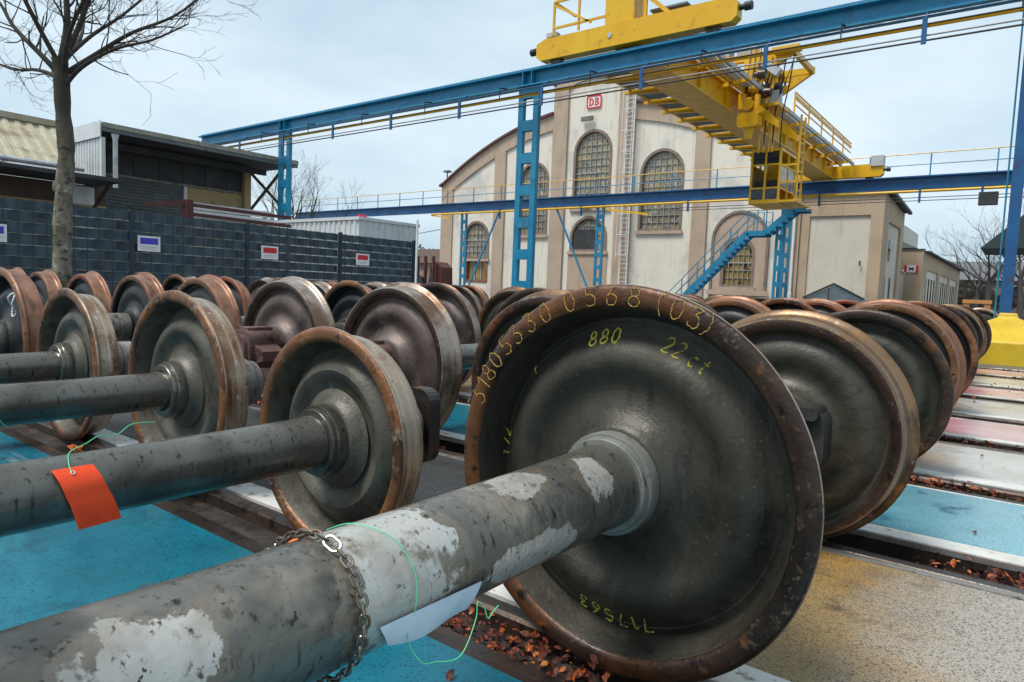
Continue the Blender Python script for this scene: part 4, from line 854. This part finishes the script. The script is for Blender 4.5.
build('flood_lamp', MB().box((-23.6, HY-.40, 6.35), (-22.95, HY-.17, 6.8)), 'housing_black', hall)
# emblem: red rounded frame with the two letters
def letter_D(x, z, h):
    w_ = h*.78
    outer = [(x, z), (x+w_*.45, z)]+[(x+w_*.45+w_*.55*cos(radians(a)), z+h/2+h/2*sin(radians(a))) for a in range(-80, 81, 16)]+[(x+w_*.45, z+h), (x, z+h), (x, z+h*.88), (x+w_*.12, z+h*.88), (x+w_*.12, z+h*.12), (x, z+h*.12)]
    inner = [(x+w_*.36, z+h*.14), (x+w_*.45, z+h*.14)]+[(x+w_*.45+w_*.28*cos(radians(a)), z+h/2+h*.36*sin(radians(a))) for a in range(-80, 81, 20)]+[(x+w_*.45, z+h*.86), (x+w_*.36, z+h*.86)]
    return [outer, inner]
def letter_B(x, z, h):
    w_ = h*.72
    outer = [(x, z), (x+w_*.5, z)]+[(x+w_*.5+w_*.5*cos(radians(a)), z+h*.26+h*.26*sin(radians(a))) for a in range(-80, 81, 20)]+[(x+w_*.5+w_*.42*cos(radians(a)), z+h*.77+h*.23*sin(radians(a))) for a in range(-60, 81, 20)]+[(x+w_*.5, z+h), (x, z+h), (x, z+h*.88), (x+w_*.12, z+h*.88), (x+w_*.12, z+h*.12), (x, z+h*.12)]
    h1 = [(x+w_*.34, z+h*.13), (x+w_*.5, z+h*.13), (x+w_*.68, z+h*.2), (x+w_*.68, z+h*.38), (x+w_*.5, z+h*.45), (x+w_*.34, z+h*.45)]
    h2 = [(x+w_*.34, z+h*.56), (x+w_*.48, z+h*.56), (x+w_*.62, z+h*.65), (x+w_*.62, z+h*.8), (x+w_*.48, z+h*.87), (x+w_*.34, z+h*.87)]
    return [outer, h1, h2]
em = thing('wall_emblem', (-23.08, HY-.1, 12.6), 'white emblem with red DB letters and red frame on the gable', 'sign')
def shift(o, x, z): return [(p[0]+x, p[1]+z) for p in o]
build('plate', MB().prism([shift(rrect(1.06, .80, .1), -23.08, 12.98)], HY-.06, HY-.003), 'sign_white', em)
build('frame', MB().prism([shift(rrect(1.08, .82, .12), -23.08, 12.98), shift(rrect(.92, .66, .08), -23.08, 12.98)], HY-.09, HY-.061), 'sign_red', em)
build('letter', MB().prism(letter_D(-23.46, 12.75, .46), HY-.085, HY-.061), 'sign_red', em)
build('letter', MB().prism(letter_B(-23.04, 12.75, .46), HY-.085, HY-.061), 'sign_red', em)
# white cat ladder with cage, drain pipe
cl = thing('cat_ladder', (-20.2, HY-.3, GZ), 'white safety ladder running up beside the gable tower', 'ladder')
for x in (-20.52, -20.0): build('stile', MB().box((x-.035, HY-.36, .8), (x+.035, HY-.30, 13.9)), 'white_steel', cl)
b = MB()
for k in range(46): b.box((-20.52, HY-.345, 1+k*.28), (-20.0, HY-.315, 1.03+k*.28))
build('rungs', b, 'white_steel', cl)
for k in range(9): build('hoop', MB().tube([(-20.55, HY-.34, 3.2+k*1.25), (-20.6, HY-.75, 3.2+k*1.25), (-20.26, HY-1.0, 3.2+k*1.25), (-19.92, HY-.75, 3.2+k*1.25), (-19.97, HY-.34, 3.2+k*1.25)], .025, 6), 'white_steel', cl)
for x in (-20.6, -20.26, -19.92): build('cage_bar', MB().tube([(x, HY-(1.0 if x == -20.26 else .75), 3.1), (x, HY-(1.0 if x == -20.26 else .75), 13.9)], .02, 6), 'white_steel', cl)
rfw = thing('roof_railing', (-18.2, HY+.8, 12.2), 'dark railing on the hall roof beside the tower', 'railing')
for k in range(9): build('post', MB().box((-20+k*.5, HY+.7, roof_z(-20+k*.5-HC)-.1), (-19.96+k*.5, HY+.75, roof_z(-20+k*.5-HC)+1.0)), 'cable_black', rfw)
for h in (.5, 1.0): build('rail', MB().tube([(-20+k*.5, HY+.72, roof_z(-20+k*.5-HC)+h) for k in range(9)], .03, 6), 'cable_black', rfw)
solo('drain_pipe', MB().tube([(-10.25, HY-.2, GZ), (-10.25, HY-.2, 1.3), (-10.25, HY-.2, 1.31), (-10.25, HY-.2, 5.7), (-10.1, HY-.2, 6.2)], [.1, .1, .07, .07, .07], 10), 'white_steel', 'white drain pipe at the corner between hall and beige annex', 'pipe')
rl_ = thing('roof_lamp', (-36.0, HY+.3, 8.4), 'small lamp post on the left end of the hall roof', 'lamp')
build('mast', MB().tube([(-36.0, HY+.3, 8.3), (-36.0, HY+.3, 9.55)], .05, 8), 'housing_grey', rl_); build('head', MB().box((-36.25, HY+.1, 9.5), (-35.75, HY+.5, 9.62)), 'housing_grey', rl_)

# ---------------------------------------------------------------- beige annex, low wing, small shelter
an = thing('annex', (-8, HY, GZ), 'beige annex with a large white panel right of the hall', 'building')
AX0, AX1, AZ = -9.98, -6.08, 6.38
b = MB(); b.prism([rect(AX0, AX1, GZ, AZ), rect(-9.55, -6.66, .2, 5.30)], HY, HY+.35); b.box((AX0, HY+.35, GZ), (AX0+.3, HY+7, AZ))
b.prism([[(HY+.35, GZ), (HY+6.6, GZ), (HY+6.6, AZ-.35), (HY+.35, AZ)], rect(HY+1.6, HY+5.6, .2, 5.1)], AX1-.35, AX1, 'yz')
build('wall', b, 'render_shed', an)
build('panel', MB().box((-9.549, HY+.10, .2), (-6.661, HY+.3, 5.30)), 'render_grey', an)
build('panel', MB().box((AX1-.3, HY+1.6, .2), (AX1-.12, HY+5.6, 5.1)), 'render_grey', an)
for y in (HY+2.0, HY+3.7): build('slot_window', MB().box((AX1-.121, y, .5), (AX1-.10, y+.45, 2.3)), 'window_dark', an)
build('slot_window', MB().prism([[(HY+3.0+.35*cos(a*pi/8), 3.7+.6*sin(a*pi/8)) for a in range(16)]], AX1-.121, AX1-.10, 'yz'), 'window_dark', an)
b = MB(); b.prism([[(AX0-.1, AZ+.002), (AX1+.15, AZ+.002), (AX1+.15, AZ+.12), (AX0-.1, AZ+.22)]], HY-.15, HY+.4); build('roof_edge', b, 'roof_dark', an)
b = MB(); b.prism([[(HY-.15, AZ+.0), (HY+6.8, AZ-.37), (HY+6.8, AZ-.22), (HY-.15, AZ+.16)]], AX1+.16, AX1+.34, 'yz'); build('eave', b, 'roof_dark', an)
build('roof', MB().add([(AX0, HY+.4, AZ+.1), (AX1+.16, HY+.4, AZ+.05), (AX1+.16, HY+6.8, AZ-.3), (AX0, HY+6.8, AZ-.2)], [(0, 1, 2, 3)]), 'roof_dark', an)
build('vent', MB().tube([(-7.0, HY-.04, 2.75), (-7.0, HY-.04, 3.0)], .04, 6), 'cable_black', an)
lw_ = thing('low_wing', (-6, 47, GZ), 'long low beige wing with tall slot windows behind the annex', 'building')
WY, WX = 46.0, -5.15
b = MB(); b.prism([rect(-7.5, WX, GZ, 4.1), rect(-6.9, -6.0, GZ+.01, 2.95)], WY, WY+.3)
bays = []
y = WY+2.2
while y < 69: bays.append((y, y+6.4)); y += 7.6
b.prism([[(WY+.3, GZ), (72, GZ), (72, 3.95), (WY+.3, 4.1)]]+[rect(p, q, .25, 3.05) for p, q in bays], WX-.3, WX, 'yz'); build('wall', b, 'render_shed', lw_)
for p, q in bays:
    build('panel', MB().box((WX-.28, p, .25), (WX-.1, q, 3.05)), 'render_white', lw_)
    for k in range(4): build('slot_window', MB().box((WX-.099, p+.5+k*1.5, .5), (WX-.08, p+1.1+k*1.5, 2.55)), 'window_dark', lw_)
build('door', MB().prism([arched(-6.9, -6.0, GZ+.012, 2.94)], WY+.1, WY+.2), 'render_white', lw_)
build('roof', MB().prism([[(-14, 4.3), (WX+.3, 3.98), (WX+.3, 4.06), (-14, 4.5)]], WY+.32, 72.4), 'roof_dark', lw_); build('coping', MB().box((-7.6, WY-.06, 4.101), (WX+.06, WY+.31, 4.16)), 'roof_dark', lw_)
ws = thing('wing_sign', (-5.7, WY-.06, 3.0), 'small red, white and black sign on the low wing wall', 'sign')
build('board', MB().box((-6.05, WY-.05, 2.78), (-5.35, WY-.003, 3.18)), 'sign_white', ws)
build('field', MB().box((-6.06, WY-.07, 2.77), (-5.93, WY-.051, 3.19)).box((-5.47, WY-.07, 2.77), (-5.34, WY-.051, 3.19)), 'sign_red', ws)
build('mark', MB().prism([[(-5.85, 2.86), (-5.7, 2.95), (-5.55, 2.86), (-5.6, 2.98), (-5.55, 3.1), (-5.7, 3.03), (-5.85, 3.1), (-5.8, 2.98)]], HY*0+WY-.066, WY-.051), 'cable_black', ws)
solo('roof_light', MB().prism([[(-8.2, 4.5), (-6.0, 4.5), (-8.2, 5.6)]], 50, 60), 'far_roof', 'grey sloped skylight roof behind the low wing', 'roof')
sh = thing('glass_shelter', (-7.7, 36.6, GZ), 'small pale glazed shelter with dark gable edge before the annex', 'shelter')
build('body', MB().prism([[(-9.0, GZ), (-6.4, GZ), (-6.4, 1.05), (-7.7, 1.70), (-9.0, 1.02)]], 36.0, 37.4), 'glass_shelter', sh)
build('roof_edge', MB().bar((-9.1, 35.95, 1.02), (-7.7, 35.95, 1.76), .1, .08).bar((-7.7, 35.95, 1.76), (-6.3, 35.95, 1.04), .1, .08), 'roof_dark', sh)
build('mullion', MB().box((-7.95, 35.96, GZ), (-7.9, 35.999, 1.55)), 'housing_grey', sh)

# ---------------------------------------------------------------- sheds behind the fence
wh = thing('warehouse', (-24, 11.5, GZ), 'flat roofed warehouse with dark upper panels and roller shutter', 'building')
EX, WXX, Y0, Y1, EZ = -22.0, -24.0, 8.62, 14.45, 5.30
build('roof', MB().prism([[(EX, EZ-.24), (EX, EZ-.02), (-40, EZ+.3), (-40, EZ+.1), (WXX, EZ-.22)]], Y0+.01, 15.3), 'sheet_dark', wh)
build('fascia', MB().box((EX+.001, Y0, EZ-.14), (EX+.05, 15.31, EZ)), 'roof_felt', wh); build('fascia', MB().box((EX+.001, Y0, EZ-.26), (EX+.02, 15.30, EZ-.142)), 'shutter', wh)
build('soffit_beam', MB().box((WXX+.5, Y0+.3, EZ-.5), (WXX+.62, 14.9, EZ-.29)), 'sheet_dark', wh)
b = MB(); x = EX-.02
while x > -31:                                   # corrugated gable cladding
    b.prism([[(x, Y0-.03), (x-.07, Y0-.03), (x-.10, Y0), (x-.17, Y0), (x-.20, Y0-.03), (x-.20, Y0+.05), (x, Y0+.05)]], 3.55, EZ-.45, 'xy'); x -= .2
build('gable_cladding', b, 'sheet_white', wh)
build('gable_fascia', MB().box((-31, Y0-.07, EZ-.44), (EX+.06, Y0-.035, EZ+.02)), 'sheet_white', wh)
build('corner_trim', MB().box((EX-.02, Y0-.05, 3.55), (EX+.10, Y0+.06, EZ-.45)), 'sheet_white', wh)
build('down_pipe', MB().tube([(EX+.3, Y0+.25, EZ-.35), (EX+.3, Y0+.25, EZ-.5), (EX+.3, Y0+.25, 3.4)], [.11, .07, .07], 10), 'galvanised', wh)
y = Y0+.1
while y < Y1-.3:
    build('upper_panel', MB().box((WXX-.03, y, 4.12), (WXX+.02, min(y+.80, Y1-.05), EZ-.3)), 'sheet_dark', wh); y += .82
build('wall', MB().box((WXX-.35, Y0+.06, GZ), (WXX-.04, Y1, EZ-.25)), 'brown_wall', wh)
build('lintel', MB().box((WXX-.03, Y0+.1, 4.03), (WXX+.06, Y1, 4.11)), 'housing_grey', wh)
sh_ = build('roller_shutter', MB().box((WXX-.035, 8.9, 1.0), (WXX-.02, 12.0, 4.02)), 'shutter', wh)
z = 2.2
while z < 4.0:
    b = MB(); b.prism([[(WXX-.018, z), (WXX+.02, z+.02), (WXX+.02, z+.075), (WXX-.018, z+.10)]], 8.92, 11.98, 'xz') if False else b.add([(WXX-.018, 8.92, z), (WXX+.02, 8.92, z+.03), (WXX-.018, 8.92, z+.098), (WXX-.018, 11.98, z), (WXX+.02, 11.98, z+.03), (WXX-.018, 11.98, z+.098)], [(0, 1, 4, 3), (1, 2, 5, 4), (0, 2, 1), (3, 4, 5), (0, 3, 5, 2)])
    build('slat', b, 'shutter', sh_); z += .105
build('door_post', MB().box((WXX-.03, 12.03, 1), (WXX+.08, 12.13, 4.02)), 'sheet_white', wh)
build('plaster_wall', MB().box((WXX-.03, 12.15, 1.0), (WXX+.03, Y1+.02, 4.02)), 'plaster_ochre', wh)
build('corner_post', MB().box((WXX+.04, Y1-.2, GZ), (WXX+.24, Y1+.05, EZ-.3)), 'plaster_ochre', wh)
build('brace', MB().bar((WXX+.1, Y1+.1, 4.9), (EX-.2, Y1+.3, 3.6), .08), 'brown_wall', wh); build('brace', MB().bar((WXX+.1, Y1+.12, 3.5), (EX-.1, Y1+.32, 4.95), .08), 'brown_wall', wh)
b = MB()
for (yy, zz) in ((13.2, 3.35), (13.2, 3.12)): b.tube([(WXX+.04, yy+.14*cos(a*pi/8), zz+.07*abs(sin(a*pi/8))) for a in range(16)], .02, 5, closed=True)
build('wall_mark', b, 'cable_black', wh)

lt = thing('lean_to', (-21, 5, GZ), 'tan corrugated lean-to roof with flat canopy at the left edge', 'building')
b = MB(); y = 1.0; k = 0
prof = []
while y < 7.3:
    prof += [(y, .0), (y+.10, .0), (y+.14, .05), (y+.24, .05), (y+.28, 0)]; y += .28
vs1 = [(-20.35, p, 3.66+d) for p, d in prof]+[(-22.0, p, 4.86+d) for p, d in prof]; n = len(prof)
b.add(vs1, [(i, i+1, n+i+1, n+i) for i in range(n-1)]); build('roof', b, 'sheet_tan', lt)
build('ridge', MB().box((-22.3, 1, 4.90), (-21.93, 7.5, 5.06)), 'sheet_tan', lt)
build('gutter', MB().tube([(-20.28, 1, 3.62), (-20.28, 7.5, 3.62)], .07, 8), 'galvanised', lt)
build('canopy', MB().box((-21.6, 1, 3.36), (-19.9, 8.35, 3.46)), 'sheet_dark', lt)
build('wall', MB().box((-21.8, 1, GZ), (-21.5, 8.5, 3.34)), 'brown_wall', lt)
build('wall_band', MB().box((-21.49, 1, 2.72), (-21.44, 8.5, 2.80)), 'plaster_ochre', lt)
build('pale_panel', MB().box((-21.49, 7.3, 1.5), (-21.45, 8.2, 3.3)), 'sheet_white', lt)
for yy in (8.1, 7.2): build('strut', MB().bar((-21.4, yy, 2.6), (-20.1, yy, 3.36), .07), 'sheet_dark', lt)

rs = thing('steel_frame', (-18, 11, GZ), 'dark red steel frame behind the fence under the warehouse eave', 'steel frame')
for z in (2.55, 2.80): build('beam', MB().bar((-18.0, 9.25, z), (-18.0, 12.3, z-.03), .10, .09), 'red_steel', rs)
build('post', MB().box((-18.1, 9.05, 2.35), (-17.9, 9.25, 2.92)), 'red_steel', rs)
build('arm', MB().bar((-18.0, 9.1, 2.84), (-18.3, 8.2, 2.70), .12), 'red_steel', rs)
for y in (9.06, 12.15): build('leg', MB().box((-18.06, y, GZ), (-17.94, y+.12, 2.35)), 'red_steel', rs)
wb_ = thing('board_stack', (-19.0, 11, GZ), 'white boards showing behind the dark red steel frame', 'boards')
for k in range(3): build('board', MB().box((-19.1, 9.6, 2.35+k*.22), (-19.0, 12.4, 2.54+k*.22)), 'sheet_white', wb_)
for y in (9.8, 12.1): build('rack', MB().box((-19.18, y, GZ), (-19.11, y+.1, 3.0)), 'red_steel', wb_)

ct = thing('container', (-19.5, 16, GZ), 'white corrugated container behind the far end of the fence', 'container')
CX0, CX1, CY0, CY1, CZ = -24.0, -17.0, 14.1, 16.7, 2.98
build('body', MB().box((CX0, CY0, GZ), (CX1, CY1, CZ-.1)), 'sheet_white', ct)
b = MB(); y = CY0+.1
while y < CY1-.1: b.prism([[(CX1, y), (CX1+.04, y+.03), (CX1+.04, y+.11), (CX1, y+.14)]], .1, CZ-.12, 'xy'); y += .26
x = CX1-.1
while x > CX0: b.prism([[(x, CY0), (x-.03, CY0-.04), (x-.11, CY0-.04), (x-.14, CY0)]], .1, CZ-.12, 'xy'); x -= .26
build('corrugation', b, 'sheet_white', ct)
build('top_rail', MB().box((CX0-.03, CY0-.06, CZ-.1), (CX1+.06, CY1+.03, CZ)), 'sheet_white', ct)
solo('red_object', MB().prism([[(-17.35, CZ+.003), (-17.1, CZ+.003), (-17.13, CZ+.09), (-17.3, CZ+.09)]], 14.3, 14.5), 'red_paint', 'small red block lying on the white container corner', 'block')
solo('white_pole', MB().tube([(-15.2, 14.9, GZ), (-15.2, 14.9, 2.9)], .035, 8), 'white_steel', 'thin white pole at the far end of the fence', 'pole')
# things between the container and the hall
ob = thing('brick_shed', (-48, 52, GZ), 'distant brown brick shed seen left of the hall', 'building')
build('wall', MB().box((-62, 52, GZ), (-46, 58, 3.2)), 'far_wall', ob); build('roof', MB().prism([[(51.6, 3.21), (58.4, 3.21), (55, 4.9)]], -62.5, -45.5, 'yz'), 'brown_wall', ob)
build('door', MB().box((-50.5, 51.9, GZ), (-48.6, 51.998, 2.4)), 'render_white', ob)
rg = thing('red_bogie', (-26.7, 27, GZ), 'red steel wagon frame parked behind the white container', 'wagon frame')
for x in (-27.5, -26.9, -26.3): build('post', MB().box((x-.06, 27, .7), (x+.06, 27.15, 2.5)), 'red_steel', rg)
build('beam', MB().box((-27.8, 26.9, .62), (-25.7, 27.4, .95)), 'red_paint', rg)
build('load', MB().prism([[(-26.75, .96), (-25.85, .96), (-25.9, 1.9), (-26.3, 2.2), (-26.75, 2.0)]], 27.3, 28.2), 'red_steel', rg)
for x in (-27.2, -26.2): build('wheel', MB().lathe([(-.1, 0), (-.1, .35), (.1, .35), (.1, 0)], 24, (x, 27.2, .28)), 'web_black', rg)
for x in (-27.4, -26.9, -26.1): build('coupler', MB().prism([[(x-.22, .96), (x+.2, .96), (x+.12, 1.3), (x-.1, 1.42)]], 26.7, 26.88), 'housing_black', rg)
solo('overhead_wire', MB().tube([(-46, 45, 5.6), (-36.2, HY+2, 5.6)], .03, 5), 'cable_black', 'thin cable running to the left wall of the hall', 'wire')

# ---------------------------------------------------------------- right background
cn = thing('canopy_roof', (4, 30, GZ), 'dark green pitched canopy behind the blue column', 'canopy')
build('roof', MB().prism([[(-1.6, 3.05), (4, 3.05), (4, 4.9), (.1, 4.75)]], 30, 34), 'canopy_green', cn)
build('post', MB().box((.2, 30.2, GZ), (.4, 30.4, 3.05)), 'housing_grey', cn); build('wall', MB().box((.6, 31, GZ), (4, 33.5, 3.04)), 'far_wall', cn); build('band', MB().box((.58, 30.9, 2.2), (4, 30.998, 3.0)), 'render_grey', cn)
wbx = solo('white_box', MB().box((-.15, 30.0, 1.25), (.15, 30.19, 1.75)), 'sign_white', 'small white box on the canopy post behind the column', 'box')
rk = thing('orange_rack', (-1.4, 18.2, GZ), 'orange beam rack behind the lone black wheelset', 'rack')
build('beam', MB().box((-1.3, 19.6, 1.0), (-.72, 19.8, 1.09)), 'orange_paint', rk)
for x in (-1.22, -.8): build('leg', MB().box((x-.06, 19.62, GZ), (x+.06, 19.78, 1.02)), 'orange_paint', rk)
tb = thing('far_building', (-4, 84, GZ), 'distant grey roofed building behind the bare trees', 'building')
build('wall', MB().box((-12, 84, GZ), (8, 92, 3.6)), 'far_wall', tb); build('roof', MB().prism([[(83.6, 3.61), (92.4, 3.61), (90, 5.6), (86, 5.6)]], -12.5, 8.5, 'yz'), 'far_roof', tb)
for k in range(6): w_ = build('window', MB().box((-10.5+k*2.9, 83.9, 1.4), (-9.2+k*2.9, 83.998, 3.2)), 'render_grey', tb); build('pane', MB().box((-10.35+k*2.9, 83.86, 1.55), (-9.35+k*2.9, 83.898, 3.05)), 'window_dark', w_)
def dark_car(x, y, label, mt):
    t = thing('parked_car', (x, y, GZ), label, 'car', 'dark cars parked far right')
    build('body', MB().prism([[(x-2.1, .2), (x+2.1, .2), (x+2.1, .75), (x+1.5, .85), (x+.9, 1.35), (x-1.0, 1.35), (x-1.6, .85), (x-2.1, .75)]], y, y+1.7), mt, t)
    build('window', MB().prism([[(x-1.45, .88), (x+1.38, .88), (x+.85, 1.28), (x-.95, 1.28)]], y-.012, y-.002), 'window_dark', t)
    for dx in (-1.3, 1.3): build('wheel', MB().lathe([(-.01, 0), (-.01, .31), (.2, .31), (.2, 0)], 20, (x+dx, y-.004, .24)), 'cable_black', t)
dark_car(-4.6, 76, 'black parked car left among the far trees', 'housing_black'); dark_car(.6, 70, 'grey parked car right among the far trees', 'housing_grey')

# ---------------------------------------------------------------- bare trees
def grow(b, p, d, ln, r, depth, rng, droop=0.0, nmin=2, nmax=3, spread=.6, up_=.12):
    pts = [p]; rad = [r]; q = p.copy(); dd = d.copy(); k = 4
    for i in range(k):
        dd = (dd+Vector((rng.gauss(0, .10), rng.gauss(0, .10), rng.gauss(0, .09)+up_*.3-droop))).normalized()
        q = q+dd*ln/k; pts.append(q.copy()); rad.append(r*(1-.42*(i+1)/k))
    b.tube(pts, rad, 6 if r > .02 else (4 if r > .006 else 3), caps=False)
    if depth <= 0: return
    for i in range(rng.randint(nmin, nmax)):
        f = rng.uniform(.35, 1) if i else 1; j = min(k-1, int(f*k)); base = pts[j].lerp(pts[j+1], f*k-j) if f < 1 else pts[-1]
        nd_ = (dd+Vector((rng.gauss(0, spread), rng.gauss(0, spread), rng.gauss(0, spread*.75)+up_))).normalized()
        grow(b, base, nd_, ln*rng.uniform(.55, .82), max(.0028, rad[min(j+1, k)]*rng.uniform(.55, .8)), depth-1, rng, droop, nmin, nmax, spread, up_)
tr_ = thing('bare_tree', (-11.5, 3.97, GZ), 'tall bare tree with mottled mossy trunk before the fence', 'tree')
rng = random.Random(5)
U = Vector((cos(YAW), sin(YAW), 0)); D = Vector((-sin(YAW), cos(YAW), 0)); T0 = Vector((-11.5, 3.97, 0))
def tp(u, z, d=0): return T0+U*u+D*d+Vector((0, 0, z))
b = MB()
tpts = [tp(-.03, GZ), tp(-.03, .6), tp(-.02, 1.2), tp(0, 1.8), tp(.04, 2.3), tp(.06, 2.7), tp(.02, 3.2), tp(0, 3.75), tp(-.02, 4.0)]
b.tube(spline(tpts, 6), [.132-.030*min(1, i/40)+.004*sin(i*1.7)+.006*sin(i*.8+1) for i in range(49)], 20)
for z, du, r_ in ((2.12, .02, .06), (1.78, -.03, .055), (2.60, .085, .075), (2.45, .09, .06), (1.95, .07, .06), (2.15, -.08, .05)):   # knots and burls
    c_ = tp(du, z, -.065 if abs(du) < .06 else -.02)
    vs_ = []; fs_ = []
    for i in range(7):
        for j in range(10):
            a, e = 2*pi*j/10, -pi/2+pi*i/6; q = r_*(1+.18*sin(5*a+z*9)*cos(e)); vs_.append(c_+U*cos(a)*cos(e)*q+D*sin(a)*cos(e)*q+Vector((0, 0, sin(e)*q*1.9)))
    for i in range(6):
        for j in range(10): fs_.append((i*10+j, i*10+(j+1) % 10, (i+1)*10+(j+1) % 10, (i+1)*10+j))
    b.add(vs_, fs_, 0, True)
build('trunk', b, 'bark', tr_)
crown = MB()
limbs = [  # guide points (u, z, depth) and start radius
 ([(0, 3.55, 0), (.35, 3.85, -.1), (.9, 4.1, -.2), (1.5, 4.22, -.3), (2.05, 4.42, -.4)], .036),
 ([(0, 3.75, 0), (.4, 4.15, .2), (.85, 4.5, .3), (1.4, 4.85, .5), (1.9, 5.3, .6)], .07),
 ([(0, 3.7, .03), (.3, 4.2, -.3), (.75, 4.65, -.6), (1.2, 4.95, -.8), (2.1, 5.15, -1.1)], .062),
 ([(0, 3.95, 0), (.06, 4.5, .05), (.02, 5.1, .1), (.1, 5.8, .1), (0, 6.6, .1)], .095),
 ([(0, 3.9, 0), (.2, 4.5, .1), (.5, 5.1, 0), (.75, 5.8, 0), (.8, 6.6, 0)], .075),
 ([(0, 3.75, 0), (-.3, 4.05, 0), (-.75, 4.45, .1), (-1.05, 4.85, .2), (-1.5, 5.3, .3)], .075),
 ([(0, 3.85, .02), (-.2, 4.4, -.2), (-.4, 5.0, -.4), (-.6, 5.6, -.5), (-.7, 6.3, -.6)], .065),
 ([(0, 3.65, .02), (-.35, 3.85, .3), (-.8, 4.0, .6), (-1.3, 4.05, .8), (-1.7, 4.2, .9)], .04),
 ([(0, 3.95, 0), (.12, 4.5, .5), (.3, 5.0, 1.0), (.6, 5.6, 1.4), (.8, 6.2, 1.8)], .06),
 ([(0, 3.9, 0), (-.1, 4.5, .6), (-.3, 5.0, 1.0), (-.6, 5.5, 1.4), (-.8, 6.1, 1.7)], .055)]
for g, r0 in limbs:
    r0 *= .62 if r0 > .04 else 1
    P = spline([tp(*q) for q in g], 5); n = len(P)
    crown.tube(P, [r0*(1-.75*i/(n-1)) for i in range(n)], 8, caps=False)
    for i in range(5, n):
        for _ in range(1):
            d_ = (P[i]-P[i-1]).normalized(); sp = Vector((rng.gauss(0, .7), rng.gauss(0, .7), rng.gauss(.05, .55)))
            grow(crown, P[i], (d_+sp).normalized(), rng.uniform(.3, .62)*(1.15-.4*i/n), max(.005, r0*(1-.75*i/(n-1))*.40), 3, rng, .0, 2, 2, .40, .06)
build('crown', crown, 'bark_dark', tr_)
def far_tree(x, y, h, seed, label, mt='bark_far', name='bare_tree', depth=5):
    t = thing(name, (x, y, GZ), label, 'tree', 'bare trees in the background'); rg_ = random.Random(seed); s = h/6
    tb_ = MB(); base = Vector((x, y, GZ)); tip = Vector((x+rg_.gauss(0, .1)*s, y, h*.34)); tb_.tube([base, base.lerp(tip, .5)+Vector((.04*s, 0, 0)), tip], [.15*s, .12*s, .10*s], 8); build('trunk', tb_, mt, t)
    c_ = MB()
    for k in range(6):
        a = 2*pi*k/6+rg_.uniform(-.4, .4); el = rg_.uniform(.5, 1.3)
        grow(c_, base.lerp(tip, rg_.uniform(.75, 1)), Vector((cos(a)*cos(el), sin(a)*cos(el), sin(el))), h*.27, .06*s, depth, rg_, .0, 2, 3, .42, .12)
    build('crown', c_, mt, t)
far_tree(-2.6, 62, 9.0, 3, 'bare tree left of the blue column, nearest of the far group')
far_tree(-3.9, 74, 8.0, 8, 'bare tree behind the end of the low wing')
far_tree(-.6, 68, 10.0, 9, 'bare tree hidden partly by the blue column')
far_tree(-1.7, 80, 9.5, 12, 'farthest bare tree left of the blue column')
far_tree(-26.5, 17.6, 6.6, 21, 'thin bare tree behind the warehouse eave', 'bark_far', 'bare_tree', 5)
far_tree(-28.5, 20.2, 7.2, 22, 'bare tree behind the left ladder pillar', 'bark_far', 'bare_tree', 5)
hd = MB(); hr_ = random.Random(9)
for k in range(5000):
    x = hr_.uniform(-80, -44); hgt = 5.2+1.1*sin(x*.5)+.6*sin(x*1.7); z = hr_.uniform(0, hgt); y = 70+hr_.uniform(-2, 2); s = hr_.uniform(.12, .35)
    hd.add([(x-s, y, z), (x+s, y+hr_.uniform(-.2, .2), z+hr_.uniform(-.2, .2)), (x+hr_.uniform(-.1, .1), y, z+s*1.6)], [(0, 1, 2)])
for k in range(2500):
    x = hr_.uniform(-9, 9); hgt = 2.6+.7*sin(x*.9); z = hr_.uniform(0, hgt); y = 82+hr_.uniform(-1, 1); s = hr_.uniform(.1, .3)
    hd.add([(x-s, y, z), (x+s, y+.1, z+hr_.uniform(-.2, .2)), (x, y, z+s*1.6)], [(0, 1, 2)])
tag(build('hedge_growth', hd, 'hedge'), 'far brown winter hedge and scrub on the horizon', 'hedge', kind='stuff')
